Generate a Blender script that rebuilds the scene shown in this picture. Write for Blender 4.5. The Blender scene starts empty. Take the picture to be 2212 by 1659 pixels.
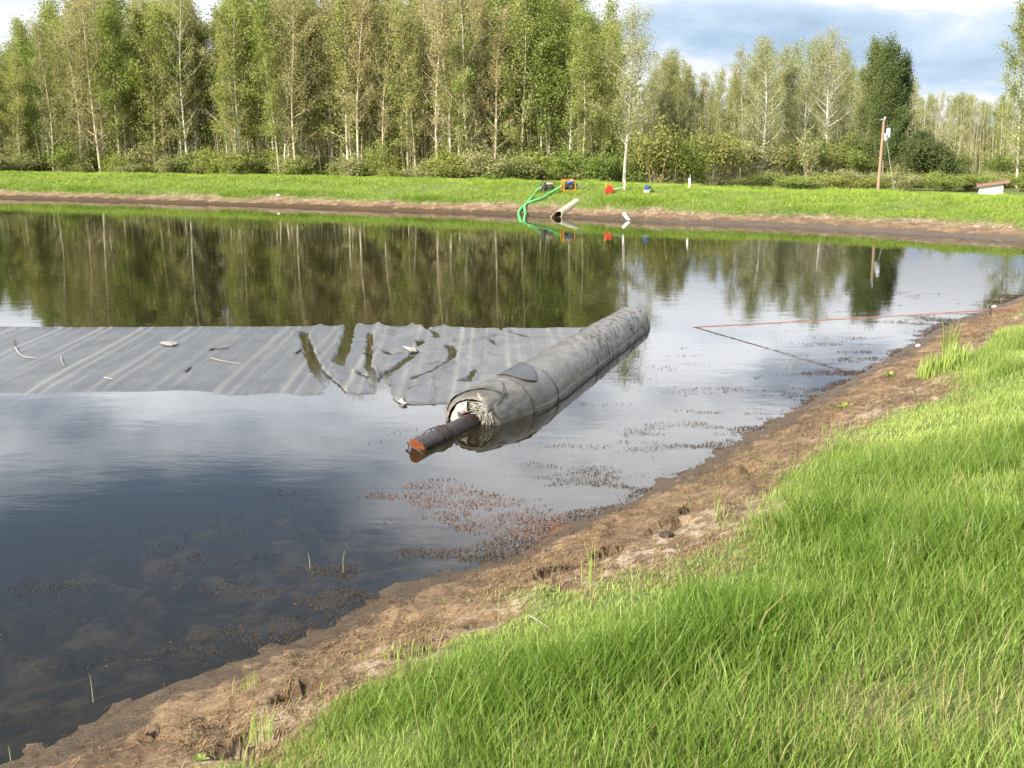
import bpy, math, random
import numpy as np
from mathutils import Vector, Matrix

random.seed(7)
RNG = np.random.default_rng(11)
S = bpy.context.scene
COL = S.collection
R = math.radians

# ------------------------------------------------------------------ camera
F_PX, CX, CY, CAM_H = 2300.0, 1106.0, 829.5, 3.1        # photo measured at 2212 x 1659
PITCH = math.atan((829.5 - 300.0) / F_PX)
cam = bpy.data.cameras.new('camera')
cam.sensor_width = 36.0
cam.lens = 36.0 * F_PX / 2212.0
cam.clip_start = 0.05
cam.clip_end = 6000.0
cam_o = bpy.data.objects.new('camera', cam)
COL.objects.link(cam_o)
cam_o.location = (0, 0, CAM_H)
cam_o.rotation_euler = (math.pi / 2 - PITCH, 0, 0)
S.camera = cam_o

# ------------------------------------------------------------------ sun, sky, exposure
SUN_EL, SUN_AZ = 33.0, 231.0                             # azimuth clockwise from +Y
sd_ = Vector((math.sin(R(SUN_AZ)) * math.cos(R(SUN_EL)), math.cos(R(SUN_AZ)) * math.cos(R(SUN_EL)), math.sin(R(SUN_EL))))
sun = bpy.data.lights.new('sun', 'SUN')
sun.energy = 4.8
sun.angle = R(0.53)
sun.color = (1.0, 0.94, 0.82)
sun_o = bpy.data.objects.new('sun', sun)
COL.objects.link(sun_o)
sun_o.rotation_euler = sd_.to_track_quat('Z', 'Y').to_euler()
sun_o.location = sd_ * 60

S.view_settings.view_transform = 'Standard'
S.view_settings.look = 'None'
S.view_settings.exposure = 1.25
S.view_settings.gamma = 1.0
S.view_settings.use_curve_mapping = False
S.render.engine = 'CYCLES'
S.cycles.max_bounces = 6
S.cycles.use_adaptive_sampling = True
S.cycles.adaptive_threshold = 0.02
S.cycles.transparent_max_bounces = 12
S.cycles.caustics_reflective = False
S.cycles.caustics_refractive = False


class NT:
    """Small helper round a node tree."""
    def __init__(self, tree):
        self.t = tree
        tree.nodes.clear()

    def n(self, kind, _in=None, **props):
        nd = self.t.nodes.new(kind)
        for k, v in props.items():
            setattr(nd, k, v)
        for k, v in (_in or {}).items():
            sock = nd.inputs[k]
            if isinstance(v, bpy.types.NodeSocket):
                self.t.links.new(v, sock)
            else:
                sock.default_value = v
        return nd

    def link(self, a, b):
        self.t.links.new(a, b)

    def ramp(self, fac, stops, interp='LINEAR'):
        nd = self.n('ShaderNodeValToRGB', {'Fac': fac})
        cr = nd.color_ramp
        cr.interpolation = interp
        while len(cr.elements) < len(stops):
            cr.elements.new(0.5)
        for e, (p, c) in zip(cr.elements, stops):
            e.position = p
            e.color = (*c, 1) if len(c) == 3 else c
        return nd.outputs['Color']

    def mix(self, fac, a, b, blend='MIX'):
        nd = self.n('ShaderNodeMix', data_type='RGBA', blend_type=blend)
        for sock, v in ((nd.inputs[0], fac), (nd.inputs[6], a), (nd.inputs[7], b)):
            if isinstance(v, bpy.types.NodeSocket):
                self.t.links.new(v, sock)
            elif isinstance(v, (tuple, list)):
                sock.default_value = (*v, 1) if len(v) == 3 else v
            else:
                sock.default_value = v
        return nd.outputs[2]

    def math(self, op, a, b=None, c=None, clamp=False):
        nd = self.n('ShaderNodeMath', operation=op, use_clamp=clamp)
        for i, v in enumerate((a, b, c)):
            if v is None:
                continue
            if isinstance(v, bpy.types.NodeSocket):
                self.t.links.new(v, nd.inputs[i])
            else:
                nd.inputs[i].default_value = v
        return nd.outputs[0]

    def noise(self, vec, scale, detail=4.0, rough=0.55, out='Fac', dist=0.0):
        nd = self.n('ShaderNodeTexNoise', {'Scale': scale, 'Detail': detail, 'Roughness': rough, 'Distortion': dist})
        if vec is not None:
            self.t.links.new(vec, nd.inputs['Vector'])
        return nd.outputs[out]

    def smooth(self, v, lo, hi):
        nd = self.n('ShaderNodeMapRange', {'From Min': lo, 'From Max': hi}, interpolation_type='SMOOTHSTEP')
        self.t.links.new(v, nd.inputs['Value'])
        return nd.outputs['Result']


def build_world():
    w = bpy.data.worlds.new('World')
    S.world = w
    w.use_nodes = True
    N = NT(w.node_tree)
    sky = N.n('ShaderNodeTexSky', sky_type='NISHITA', sun_disc=False)
    sky.sun_elevation = R(SUN_EL)
    sky.sun_rotation = R(SUN_AZ)
    sky.dust_density = 0.6
    sky.air_density = 1.0
    tc = N.n('ShaderNodeTexCoord').outputs['Generated']
    sep = N.n('ShaderNodeSeparateXYZ', {'Vector': tc})
    z = N.math('MAXIMUM', sep.outputs['Z'], 0.0)
    den = N.math('ADD', z, 0.16)
    px = N.math('DIVIDE', sep.outputs['X'], den)
    py = N.math('DIVIDE', sep.outputs['Y'], den)
    p = N.n('ShaderNodeCombineXYZ', {'X': px, 'Y': py, 'Z': 3.7}).outputs[0]
    p = N.n('ShaderNodeMapping', {'Vector': p, 'Location': CLOUD_OFF, 'Rotation': (0, 0, R(-30)), 'Scale': (1.0, 1.0, 1.0)}).outputs[0]
    cov = N.noise(p, 0.62, 9.0, 0.52, dist=0.25)
    shade = N.noise(p, 1.05, 7.0, 0.55)
    # banked cumulus low down, broken cloud and open blue higher up
    high = N.smooth(sep.outputs['Z'], 0.27, 0.42)
    low = N.smooth(sep.outputs['Z'], 0.20, 0.10)
    mask = N.smooth(N.math('SUBTRACT', cov, N.math('MULTIPLY', high, 0.17)), 0.28, 0.43)
    lit = N.smooth(shade, 0.36, 0.52)
    base = N.mix(lit, (3.0, 3.7, 4.8), (12.0, 12.1, 12.3))
    col = N.mix(N.math('MULTIPLY', mask, 0.94), sky.outputs['Color'], base)
    # distant banks of cumulus seen edge-on through the haze near the horizon
    q = N.n('ShaderNodeMapping', {'Vector': tc, 'Location': (1.6, .2, .35), 'Scale': (1.0, 1.0, 3.4)}).outputs[0]
    ln = N.noise(q, 2.7, 8.0, 0.56, dist=0.3)
    lowc = N.ramp(ln, [(.38, (1.65, 2.3, 3.15)), (.45, (2.2, 2.9, 3.75)), (.49, (2.9, 3.4, 4.0)), (.515, (3.8, 3.95, 4.15)), (.60, (4.3, 4.35, 4.4))])
    col = N.mix(N.math('MULTIPLY', low, .95), col, lowc)
    bg = N.n('ShaderNodeBackground', {'Color': col, 'Strength': 0.1})
    out = N.n('ShaderNodeOutputWorld')
    N.link(bg.outputs[0], out.inputs['Surface'])


CLOUD_OFF = (2.3, 0.4, 0.0)
build_world()

# ------------------------------------------------------------------ geometry helpers
CP, SP = math.cos(PITCH), math.sin(PITCH)


def ray(x, y):
    u, v = (x - CX) / F_PX, -(y - CY) / F_PX
    return np.array((u, CP + v * SP, -SP + v * CP))


def at(x, y, z=0.0):
    """World point at height z that the photo shows at pixel (x, y)."""
    d = ray(x, y)
    t = (z - CAM_H) / d[2]
    return np.array((d[0] * t, d[1] * t, z))


def project(P):
    x, y, z = P[..., 0], P[..., 1], P[..., 2] - CAM_H
    dep = y * CP - z * SP
    up = y * SP + z * CP
    dep = np.where(np.abs(dep) < 1e-4, 1e-4, dep)
    return CX + F_PX * x / dep, CY - F_PX * up / dep, dep


def _hash(ix, iy, seed):
    h = (ix.astype(np.int64) * 374761393 + iy.astype(np.int64) * 668265263 + seed * 1442695041) & 0xFFFFFFFF
    h = ((h ^ (h >> 13)) * 1274126177) & 0xFFFFFFFF
    return ((h ^ (h >> 16)) & 0xFFFFFF) / float(0xFFFFFF)


def vnoise(x, y, seed=0):
    x = np.asarray(x, float); y = np.asarray(y, float)
    ix, iy = np.floor(x), np.floor(y)
    fx, fy = x - ix, y - iy
    fx = fx * fx * (3 - 2 * fx); fy = fy * fy * (3 - 2 * fy)
    a, b = _hash(ix, iy, seed), _hash(ix + 1, iy, seed)
    c, d = _hash(ix, iy + 1, seed), _hash(ix + 1, iy + 1, seed)
    return (a * (1 - fx) + b * fx) * (1 - fy) + (c * (1 - fx) + d * fx) * fy


def fbm(x, y, oct=4, seed=0, gain=0.5):
    s, amp, tot = 0.0, 1.0, 0.0
    for o in range(oct):
        s = s + amp * vnoise(x * 2 ** o + 17.3 * o, y * 2 ** o - 9.1 * o, seed + o)
        tot += amp
        amp *= gain
    return s / tot


def sstep(x, a, b):
    t = np.clip((x - a) / (b - a), 0, 1)
    return t * t * (3 - 2 * t)


def catmull(pts, n=8):
    P = np.array(pts, float)
    P = np.vstack([2 * P[0] - P[1], P, 2 * P[-1] - P[-2]])
    out = []
    for i in range(1, len(P) - 2):
        p0, p1, p2, p3 = P[i - 1], P[i], P[i + 1], P[i + 2]
        for k in range(n):
            t = k / n
            out.append(0.5 * ((2 * p1) + (-p0 + p2) * t + (2 * p0 - 5 * p1 + 4 * p2 - p3) * t * t + (-p0 + 3 * p1 - 3 * p2 + p3) * t ** 3))
    out.append(P[-2])
    return np.array(out)


def mesh_np(name, V, faces_flat, sizes, mats=None, smooth=False, attrs=None, face_mat=None):
    V = np.asarray(V, np.float32)
    me = bpy.data.meshes.new(name)
    me.vertices.add(len(V))
    me.vertices.foreach_set('co', V.ravel())
    faces_flat = np.asarray(faces_flat, np.int32).ravel()
    sizes = np.asarray(sizes, np.int32)
    me.loops.add(len(faces_flat))
    me.loops.foreach_set('vertex_index', faces_flat)
    me.polygons.add(len(sizes))
    starts = np.concatenate([[0], np.cumsum(sizes)[:-1]]).astype(np.int32)
    me.polygons.foreach_set('loop_start', starts)
    me.polygons.foreach_set('loop_total', sizes)
    if smooth:
        me.polygons.foreach_set('use_smooth', np.ones(len(sizes), bool))
    if face_mat is not None:
        me.polygons.foreach_set('material_index', np.asarray(face_mat, np.int32))
    for k, v in (attrs or {}).items():
        v = np.asarray(v, np.float32)
        a = me.attributes.new(k, 'FLOAT', 'POINT')
        a.data.foreach_set('value', v)
    for m in (mats or []):
        me.materials.append(m)
    me.update()
    me.validate(clean_customdata=False)
    return me


class MB:
    """Collects shapes; build() links them as one mesh object."""
    def __init__(self):
        self.v, self.f, self.a = [], [], []

    def add(self, verts, faces, tint=0.5):
        o = len(self.v)
        self.v += [tuple(p) for p in verts]
        self.f += [tuple(i + o for i in f) for f in faces]
        self.a += [tint] * len(verts)
        return self

    def box(self, c, size, rot=None, bevel=0.0, tint=0.5):
        sx, sy, sz = [s / 2 for s in size]
        b = min(bevel, sx * .9, sy * .9, sz * .9)
        M = rot.to_matrix() if rot is not None else Matrix.Identity(3)
        c = Vector(c)
        if b <= 0:
            vs = [M @ Vector((x * sx, y * sy, z * sz)) + c for x in (-1, 1) for y in (-1, 1) for z in (-1, 1)]
            fs = [(0, 1, 3, 2), (4, 6, 7, 5), (0, 4, 5, 1), (2, 3, 7, 6), (0, 2, 6, 4), (1, 5, 7, 3)]
            return self.add(vs, fs, tint)
        # chamfered box: three vertices at each corner
        vs, idx = [], {}
        for x in (-1, 1):
            for y in (-1, 1):
                for z in (-1, 1):
                    for ax in range(3):
                        p = [x * (sx - b), y * (sy - b), z * (sz - b)]
                        p[ax] = (x * sx, y * sy, z * sz)[ax]
                        idx[(x, y, z, ax)] = len(vs)
                        vs.append(M @ Vector(p) + c)
        fs = []
        for ax in range(3):
            u, w = [(1, 2), (2, 0), (0, 1)][ax]
            for s in (-1, 1):
                q = []
                for (a, bb) in ((-1, -1), (1, -1), (1, 1), (-1, 1)):
                    k = [0, 0, 0]; k[ax] = s; k[u] = a; k[w] = bb
                    q.append(idx[(*k, ax)])
                fs.append(tuple(q if s > 0 else q[::-1]))
        for ax in range(3):
            u, w = [(1, 2), (2, 0), (0, 1)][ax]
            for a in (-1, 1):
                for bb in (-1, 1):
                    k1 = [0, 0, 0]; k1[u] = a; k1[w] = bb; k2 = list(k1)
                    k1[ax] = -1; k2[ax] = 1
                    q = [idx[(*k1, u)], idx[(*k2, u)], idx[(*k2, w)], idx[(*k1, w)]]
                    fs.append(tuple(q))
        for x in (-1, 1):
            for y in (-1, 1):
                for z in (-1, 1):
                    fs.append(tuple(idx[(x, y, z, ax)] for ax in range(3)))
        return self.add(vs, fs, tint)

    def tube(self, pts, rad, n=8, cap=True, tint=0.5):
        pts = [Vector(p) for p in pts]
        m = len(pts)
        rad = [rad] * m if isinstance(rad, (int, float)) else list(rad)
        vs, up = [], None
        for i, p in enumerate(pts):
            t = (pts[min(i + 1, m - 1)] - pts[max(i - 1, 0)])
            if t.length < 1e-9:
                t = Vector((0, 0, 1))
            t.normalize()
            if up is None:
                up = Vector((0, 0, 1)) if abs(t.z) < .9 else Vector((1, 0, 0))
            u = t.cross(up)
            if u.length < 1e-4:
                u = t.cross(Vector((1, .3, 0)))
            u.normalize()
            w = u.cross(t).normalized()
            up = w
            for k in range(n):
                a = 2 * math.pi * k / n
                vs.append(p + (u * math.cos(a) + w * math.sin(a)) * rad[i])
        fs = []
        for i in range(m - 1):
            for k in range(n):
                a, b = i * n + k, i * n + (k + 1) % n
                fs.append((a, b, b + n, a + n))
        if cap:
            fs.append(tuple(range(n))[::-1])
            fs.append(tuple((m - 1) * n + k for k in range(n)))
        return self.add(vs, fs, tint)

    def lathe(self, c, prof, n=16, rot=None, tint=0.5):
        """prof: list of (radius, height) turned round the local z axis."""
        M = rot.to_matrix() if rot is not None else Matrix.Identity(3)
        c = Vector(c)
        vs = [M @ Vector((r * math.cos(2 * math.pi * k / n), r * math.sin(2 * math.pi * k / n), h)) + c for r, h in prof for k in range(n)]
        fs = []
        for i in range(len(prof) - 1):
            for k in range(n):
                a, b = i * n + k, i * n + (k + 1) % n
                fs.append((a, b, b + n, a + n))
        fs.append(tuple(range(n))[::-1])
        fs.append(tuple((len(prof) - 1) * n + k for k in range(n)))
        return self.add(vs, fs, tint)

    def build(self, name, mat, parent=None, smooth=False, origin=None):
        me = bpy.data.meshes.new(name)
        o0 = Vector(origin) if origin is not None else Vector((0, 0, 0))
        me.from_pydata([tuple(Vector(p) - o0) for p in self.v], [], self.f)
        if mat:
            me.materials.append(mat)
        a = me.attributes.new('tint', 'FLOAT', 'POINT')
        a.data.foreach_set('value', np.array(self.a, np.float32))
        if smooth:
            me.polygons.foreach_set('use_smooth', np.ones(len(me.polygons), bool))
            try:
                me.set_sharp_from_angle(angle=R(40))
            except Exception:
                pass
        me.update()
        o = bpy.data.objects.new(name, me)
        COL.objects.link(o)
        if origin is not None and parent is None:
            o.location = o0
        if parent is not None:
            o.parent = parent
        return o


def link_mesh(name, me, parent=None, loc=None):
    o = bpy.data.objects.new(name, me)
    COL.objects.link(o)
    if parent is not None:
        o.parent = parent
    if loc is not None:
        o.location = loc
    return o


def empty(name, loc=(0, 0, 0), rz=0.0):
    o = bpy.data.objects.new(name, None)
    COL.objects.link(o)
    o.empty_display_size = 0.2
    o.location = tuple(loc)
    o.rotation_euler = (0, 0, rz)
    return o


def tag(o, label=None, cat=None, group=None, kind=None):
    if label: o['label'] = label
    if cat: o['category'] = cat
    if group: o['group'] = group
    if kind: o['kind'] = kind
    return o


# ------------------------------------------------------------------ terrain shape
NEAR = [(-16, -14), (-9.5, -5), (-5.2, 1.3), (-3.5, 3.6), (-2.48, 4.89), (-2.12, 5.49), (-1.75, 5.87), (-1.22, 6.40), (-0.86, 6.95), (-0.36, 7.32), (0.05, 7.68), (0.44, 8.25),
        (1.23, 9.17), (2.42, 10.84), (4.09, 13.19), (5.7, 15.5), (7.51, 18.06), (10.35, 21.37), (13.2, 24.6)]
CORNER = [(15.6, 27.4), (16.9, 29.3), (17.0, 30.8)]
FARP = [(15.82, 33.04), (13.95, 35.21), (10.4, 38.46), (4.42, 41.66), (1.36, 44.03), (-2.17, 45.92), (-6.26, 47.99), (-11.97, 51.01), (-18.7, 54.1), (-27.5, 57.9), (-45, 64), (-62, 68)]
POLY = np.vstack([catmull(NEAR + CORNER + FARP, 5), [(-75, 60), (-75, -14)]])


def sdist_exact(x, y):
    """Distance from the waterline; negative over the pond."""
    x = np.asarray(x, float); y = np.asarray(y, float)
    d2 = np.full(x.shape, 1e18)
    inside = np.zeros(x.shape, bool)
    n = len(POLY)
    for i in range(n):
        ax, ay = POLY[i]; bx, by = POLY[(i + 1) % n]
        ex, ey = bx - ax, by - ay
        L = ex * ex + ey * ey
        if L < 1e-12:
            continue
        t = np.clip(((x - ax) * ex + (y - ay) * ey) / L, 0, 1)
        dx, dy = x - ax - t * ex, y - ay - t * ey
        d2 = np.minimum(d2, dx * dx + dy * dy)
        cond = (ay > y) != (by > y)
        if ey != 0:
            xi = ax + (y - ay) * ex / ey
            inside ^= cond & (x < xi)
    d = np.sqrt(d2)
    return np.where(inside, -d, d)


_GX, _GY, _GS = -64.0, -18.0, .125
_gx = np.arange(_GX, 30, _GS); _gy = np.arange(_GY, 84, _GS)
_SDG = sdist_exact(*np.meshgrid(_gx[::4], _gy[::4]))
# refine only near the waterline, where it matters
_A, _B = np.meshgrid(_gx, _gy)
_SDF = np.kron(_SDG, np.ones((4, 4)))[:len(_gy), :len(_gx)]
_nr = (np.abs(_SDF) < 12.0)
_SDF[_nr] = sdist_exact(_A[_nr], _B[_nr])


def sdist(x, y):
    """Distance from the waterline, read from a fine grid."""
    x = np.asarray(x, float); y = np.asarray(y, float)
    u = (x - _GX) / _GS; v = (y - _GY) / _GS
    out = (u < 0) | (v < 0) | (u >= len(_gx) - 1.001) | (v >= len(_gy) - 1.001)
    u = np.clip(u, 0, len(_gx) - 1.01); v = np.clip(v, 0, len(_gy) - 1.01)
    i = u.astype(int); j = v.astype(int); fu = u - i; fv = v - j
    s = (_SDF[j, i] * (1 - fu) + _SDF[j, i + 1] * fu) * (1 - fv) + (_SDF[j + 1, i] * (1 - fu) + _SDF[j + 1, i + 1] * fu) * fv
    return np.where(out, np.maximum(s, 20.0), s)


def farness(x, y):
    return sstep(y - 0.35 * x, 17, 26)


def grass_edge(x, y):
    fa = farness(x, y)
    g = 1.55 - 0.18 * fa + (fbm(x * 0.7, y * 0.7, 3, 5) - 0.5) * 1.3 + (vnoise(x * 3.1, y * 3.1, 9) - 0.5) * 0.35
    return g


REDPATCH = np.array([at(px, py)[:2] for px, py in ((800, 1068), (930, 1040), (1060, 1062), (1215, 1108), (1160, 1165), (1095, 1190), (1010, 1172), (930, 1118))])


def mat_mask(x, y):
    """Where a reddish weed mat reaches up to the surface by the near shore."""
    x = x + (fbm(x * 2.2, y * 2.2, 3, 115) - .5) * .7; y = y + (fbm(x * 2.2, y * 2.2, 3, 117) - .5) * .9
    d2 = np.full(x.shape, 1e9); ins = np.zeros(x.shape, bool)
    for i in range(len(REDPATCH)):
        ax, ay = REDPATCH[i]; bx, by = REDPATCH[(i + 1) % len(REDPATCH)]
        ex, ey = bx - ax, by - ay
        t = np.clip(((x - ax) * ex + (y - ay) * ey) / (ex * ex + ey * ey), 0, 1)
        d2 = np.minimum(d2, (x - ax - t * ex) ** 2 + (y - ay - t * ey) ** 2)
        c = (ay > y) != (by > y)
        if by != ay:
            ins ^= c & (x < ax + (y - ay) * ex / ey)
    d = np.where(ins, np.sqrt(d2), -np.sqrt(d2))
    return sstep(d, -.12, .28)


PITS = [  # photo position, height, length, width, depth, direction (degrees)
    (655, 1515, .24, .34, .085, .17, 35), (540, 1590, .32, .34, .11, .2, 25), (1215, 1243, .30, .48, .09, .15, 40),
    (1325, 1196, .30, .42, .09, .15, 38), (1452, 1140, .30, .5, .10, .15, 42), (1622, 1020, .25, .32, .09, .09, 70), (915, 1405, .33, .30, .075, .14, 30),
    (310, 1612, .14, .22, .05, .06, 20), (1490, 1098, .3, .18, .08, .1, 40), (2128, 716, .35, .3, .12, .06, 30)]
PITW = [(at(px, py, z)[:2], L, W, D, R(a)) for px, py, z, L, W, D, a in PITS]


def height(x, y, fine=False, sd=None):
    x = np.asarray(x, float); y = np.asarray(y, float)
    if sd is None:
        sd = sdist(x, y)
    sdn = sd + (fbm(x * 0.9, y * 0.9, 3, 21) - 0.5) * 0.5 * sstep(np.abs(sd), 0.0, 1.2)
    fa = farness(x, y)
    h = np.interp(sdn, [-60, -9, -3.5, -1.2, 0, 0.5, 1.7, 5.1, 5.8, 8.6, 12.5, 200], [-1.9, -1.6, -.62, -.15, 0, .14, .47, 1.36, 1.42, 1.40, .5, .25])
    hf = np.interp(sdn, [-60, -9, -3.5, -1.2, 0, 0.5, 2.4, 5.1, 5.8, 8.6, 12.5, 200], [-1.9, -1.6, -.62, -.15, 0, .15, .53, .87, .90, .88, .3, .25])
    hf = np.where(sdn > 2.4, hf * (1 + .14 * (1 - sstep(x, 5, 13)) * sstep(sdn, 2.4, 5.1)), hf)
    h = h * (1 - fa) + hf * fa
    h = h + (fbm(x * 0.35, y * 0.35, 3, 31) - 0.5) * 0.12 * sstep(sd, 0.6, 4)
    # uneven step where the turf begins
    g = grass_edge(x, y)
    h = h + 0.05 * sstep(sd - g, -0.12, 0.12) * sstep(sd, .3, .8)
    if fine:
        mud = sstep(sd, -1.5, -0.2) * (1 - sstep(sd - g, -0.05, 0.4))
        amp = 0.35 + 0.65 * sstep(sd, -0.1, 0.5)
        f = (fbm(x * 3.2 + y * .8, y * 3.2 - x * .8, 4, 41) - 0.5) * 0.11 + (fbm(x * 11, y * 11, 3, 44) - .5) * 0.06
        f = f + (np.abs(fbm(x * 6, y * 6, 3, 47) - .5) - .1) * 0.09
        h = h + mud * amp * f * (1 - .4 * fa)
        # weedy lumps on the shallow bed
        bed = sstep(-sd, 0.1, 0.6) * (1 - sstep(-sd, 2.4, 4.2))
        h = h + bed * (sstep(fbm(x * 5.0, y * 5.0, 4, 51), .42, .68) * 0.20 * np.clip(-h, 0, .5) / .35 - 0.01)
        h = np.where((sd < -0.02) & (h > -0.012), -0.012 - 0.1 * np.abs(h + .012), h) if False else h
        nearm = (x > -3) & (x < 3) & (y > 6) & (y < 11) & (sd < 0)
        if nearm.any():
            mk = np.zeros(x.shape); mk[nearm] = mat_mask(x[nearm], y[nearm])
            top = -.022 + (fbm(x * 14, y * 14, 3, 119) - .5) * .05
            h = np.where(h < top, h * (1 - mk) + top * mk, h)
        for (c, L, W, D, a) in PITW:
            dx, dy = x - c[0], y - c[1]
            m = (np.abs(dx) < 1) & (np.abs(dy) < 1)
            if not m.any():
                continue
            u = dx * math.cos(a) + dy * math.sin(a)
            v = -dx * math.sin(a) + dy * math.cos(a)
            v = v + (vnoise(x * 9, y * 9, 61) - .5) * .05 - 0.25 * u * u / max(L, .1)
            q = (u / (L / 2)) ** 2 + (v / W) ** 2
            h = h - D * (1 - sstep(q, .55, 1.15)) * m
            lip = np.exp(-((v - W * 1.25) / (W * .45)) ** 2 - (u / (L * .5)) ** 2)
            h = h + .045 * lip * m
    return h


def hit(px, py, lo=1.5, hi=160.0):
    """Where the line of sight of photo pixel (px, py) first meets the ground or the water."""
    d = ray(px, py)
    ts = np.concatenate([np.arange(lo, 30, .05), np.arange(30, hi, .1)])
    P = ts[:, None] * d[None, :] + np.array([0, 0, CAM_H])
    g = np.maximum(height(P[:, 0], P[:, 1]), 0.0)
    below = np.nonzero(P[:, 2] <= g)[0]
    return P[below[0]] if len(below) else P[-1]


def gz(x, y):
    return float(height(np.array([x]), np.array([y]))[0])


def depth_at(px, depth, z=None):
    """Point on the ground under photo column px at a given distance."""
    X = (px - CX) / F_PX * (depth * CP + 0.6)
    return np.array((X, depth, gz(X, depth) if z is None else z))


# ------------------------------------------------------------------ materials
def new_mat(name):
    m = bpy.data.materials.new(name)
    m.use_nodes = True
    N = NT(m.node_tree)
    out = N.n('ShaderNodeOutputMaterial')
    return m, N, out


def plain(name, col, rough=0.6, var=0.18, scale=9.0, metal=0.0, dirt=None, dirt_amt=0.5, bump=0.0, spec=0.5):
    """Painted, plastic, wood or metal surface with uneven tone, dirt and fine relief."""
    m, N, out = new_mat(name)
    tc = N.n('ShaderNodeTexCoord').outputs['Object']
    nz = N.noise(tc, scale, 5.0, 0.6)
    c1 = tuple(min(1, c * (1 + var)) for c in col); c0 = tuple(c * (1 - var) for c in col)
    c = N.mix(nz, c0, c1)
    if dirt:
        dn = N.smooth(N.noise(tc, scale * 2.3, 6.0, 0.7), 0.5, 0.68)
        c = N.mix(N.math('MULTIPLY', dn, dirt_amt), c, dirt)
    b = N.n('ShaderNodeBsdfPrincipled', {'Base Color': c, 'Roughness': rough, 'Metallic': metal, 'Specular IOR Level': spec})
    if bump:
        bp = N.n('ShaderNodeBump', {'Height': N.noise(tc, scale * 5, 4.0), 'Strength': bump, 'Distance': 0.01})
        N.link(bp.outputs[0], b.inputs['Normal'])
    N.link(b.outputs[0], out.inputs['Surface'])
    return m


def ground_mat():
    m, N, out = new_mat('ground')
    tc = N.n('ShaderNodeTexCoord').outputs['Object']
    sd = N.n('ShaderNodeAttribute', attribute_name='sd').outputs['Fac']
    gr = N.n('ShaderNodeAttribute', attribute_name='grass').outputs['Fac']
    n1 = N.noise(tc, 2.2, 8.0, 0.62)
    n2 = N.noise(tc, 9.0, 8.0, 0.66)
    n3 = N.noise(tc, 38.0, 5.0, 0.6)
    mp = N.n('ShaderNodeMapping', {'Vector': tc, 'Rotation': (0, 0, R(-48)), 'Scale': (9, 42, 30)}).outputs[0]
    fib = N.noise(mp, 1.0, 5.0, 0.65, dist=1.2)
    mud = N.ramp(N.math('ADD', N.math('MULTIPLY', n1, .5), N.math('MULTIPLY', n2, .5)),
                 [(.32, (.040, .023, .012)), (.45, (.135, .083, .043)), (.56, (.235, .152, .080)), (.70, (.38, .27, .16))])
    mud = N.mix(N.math('MULTIPLY', N.smooth(fib, .52, .70), .55), mud, (.29, .20, .115))
    mud = N.mix(N.math('MULTIPLY', N.smooth(n3, .56, .72), .55), mud, (.07, .042, .025))
    # pale dried algae crust towards the turf
    pale = N.math('MULTIPLY', N.smooth(n2, .46, .60), N.math('MULTIPLY', N.smooth(sd, .75, 1.35), N.smooth(n1, .38, .55)))
    mud = N.mix(N.math('MULTIPLY', pale, .85), mud, (.42, .34, .25))
    # ochre wet margin
    fy = N.smooth(N.n('ShaderNodeSeparateXYZ', {'Vector': tc}).outputs['Y'], 18, 30)
    wlim = N.math('ADD', .40, N.math('MULTIPLY', fy, .22))
    wet = N.math('SUBTRACT', 1.0, N.math('DIVIDE', N.math('ADD', sd, N.math('MULTIPLY', N.math('SUBTRACT', N.math('ADD', N.math('MULTIPLY', n2, .5), N.math('MULTIPLY', n1, .5)), .5), 1.3)), wlim), clamp=True)
    wet = N.smooth(wet, .0, .45)
    wetc = N.mix(n2, (.022, .013, .005), (.092, .054, .019))
    mud = N.mix(N.math('MULTIPLY', wet, .85), mud, wetc)
    # bed under the water: weed and silt
    bedc = N.ramp(N.noise(tc, 3.5, 7.0, .65), [(.40, (.020, .016, .013)), (.49, (.15, .090, .045)), (.62, (.46, .30, .15))])
    mud = N.mix(N.smooth(sd, -.05, -.30), mud, bedc)
    mt = N.n('ShaderNodeAttribute', attribute_name='mat').outputs['Fac']
    mud = N.mix(N.math('MULTIPLY', mt, N.smooth(N.noise(tc, 12.0, 6.0, .65), .30, .55)), mud, N.mix(n3, (.13, .05, .03), (.36, .165, .10)))
    soil = N.mix(n2, (.06, .085, .016), (.17, .22, .045))
    straw = N.smooth(N.noise(tc, 1.1, 5.0), .56, .72)
    soil = N.mix(N.math('MULTIPLY', straw, .5), soil, (.26, .21, .11))
    c = N.mix(gr, mud, soil)
    rough = N.math('SUBTRACT', .92, N.math('MULTIPLY', wet, .42))
    b = N.n('ShaderNodeBsdfPrincipled', {'Base Color': c, 'Roughness': rough, 'Specular IOR Level': .35})
    hgt = N.math('ADD', N.math('MULTIPLY', n2, .6), N.math('ADD', N.math('MULTIPLY', n3, .35), N.math('MULTIPLY', fib, .35)))
    bp = N.n('ShaderNodeBump', {'Height': hgt, 'Strength': 1.0, 'Distance': .06})
    N.link(bp.outputs[0], b.inputs['Normal'])
    N.link(b.outputs[0], out.inputs['Surface'])
    return m


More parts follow.
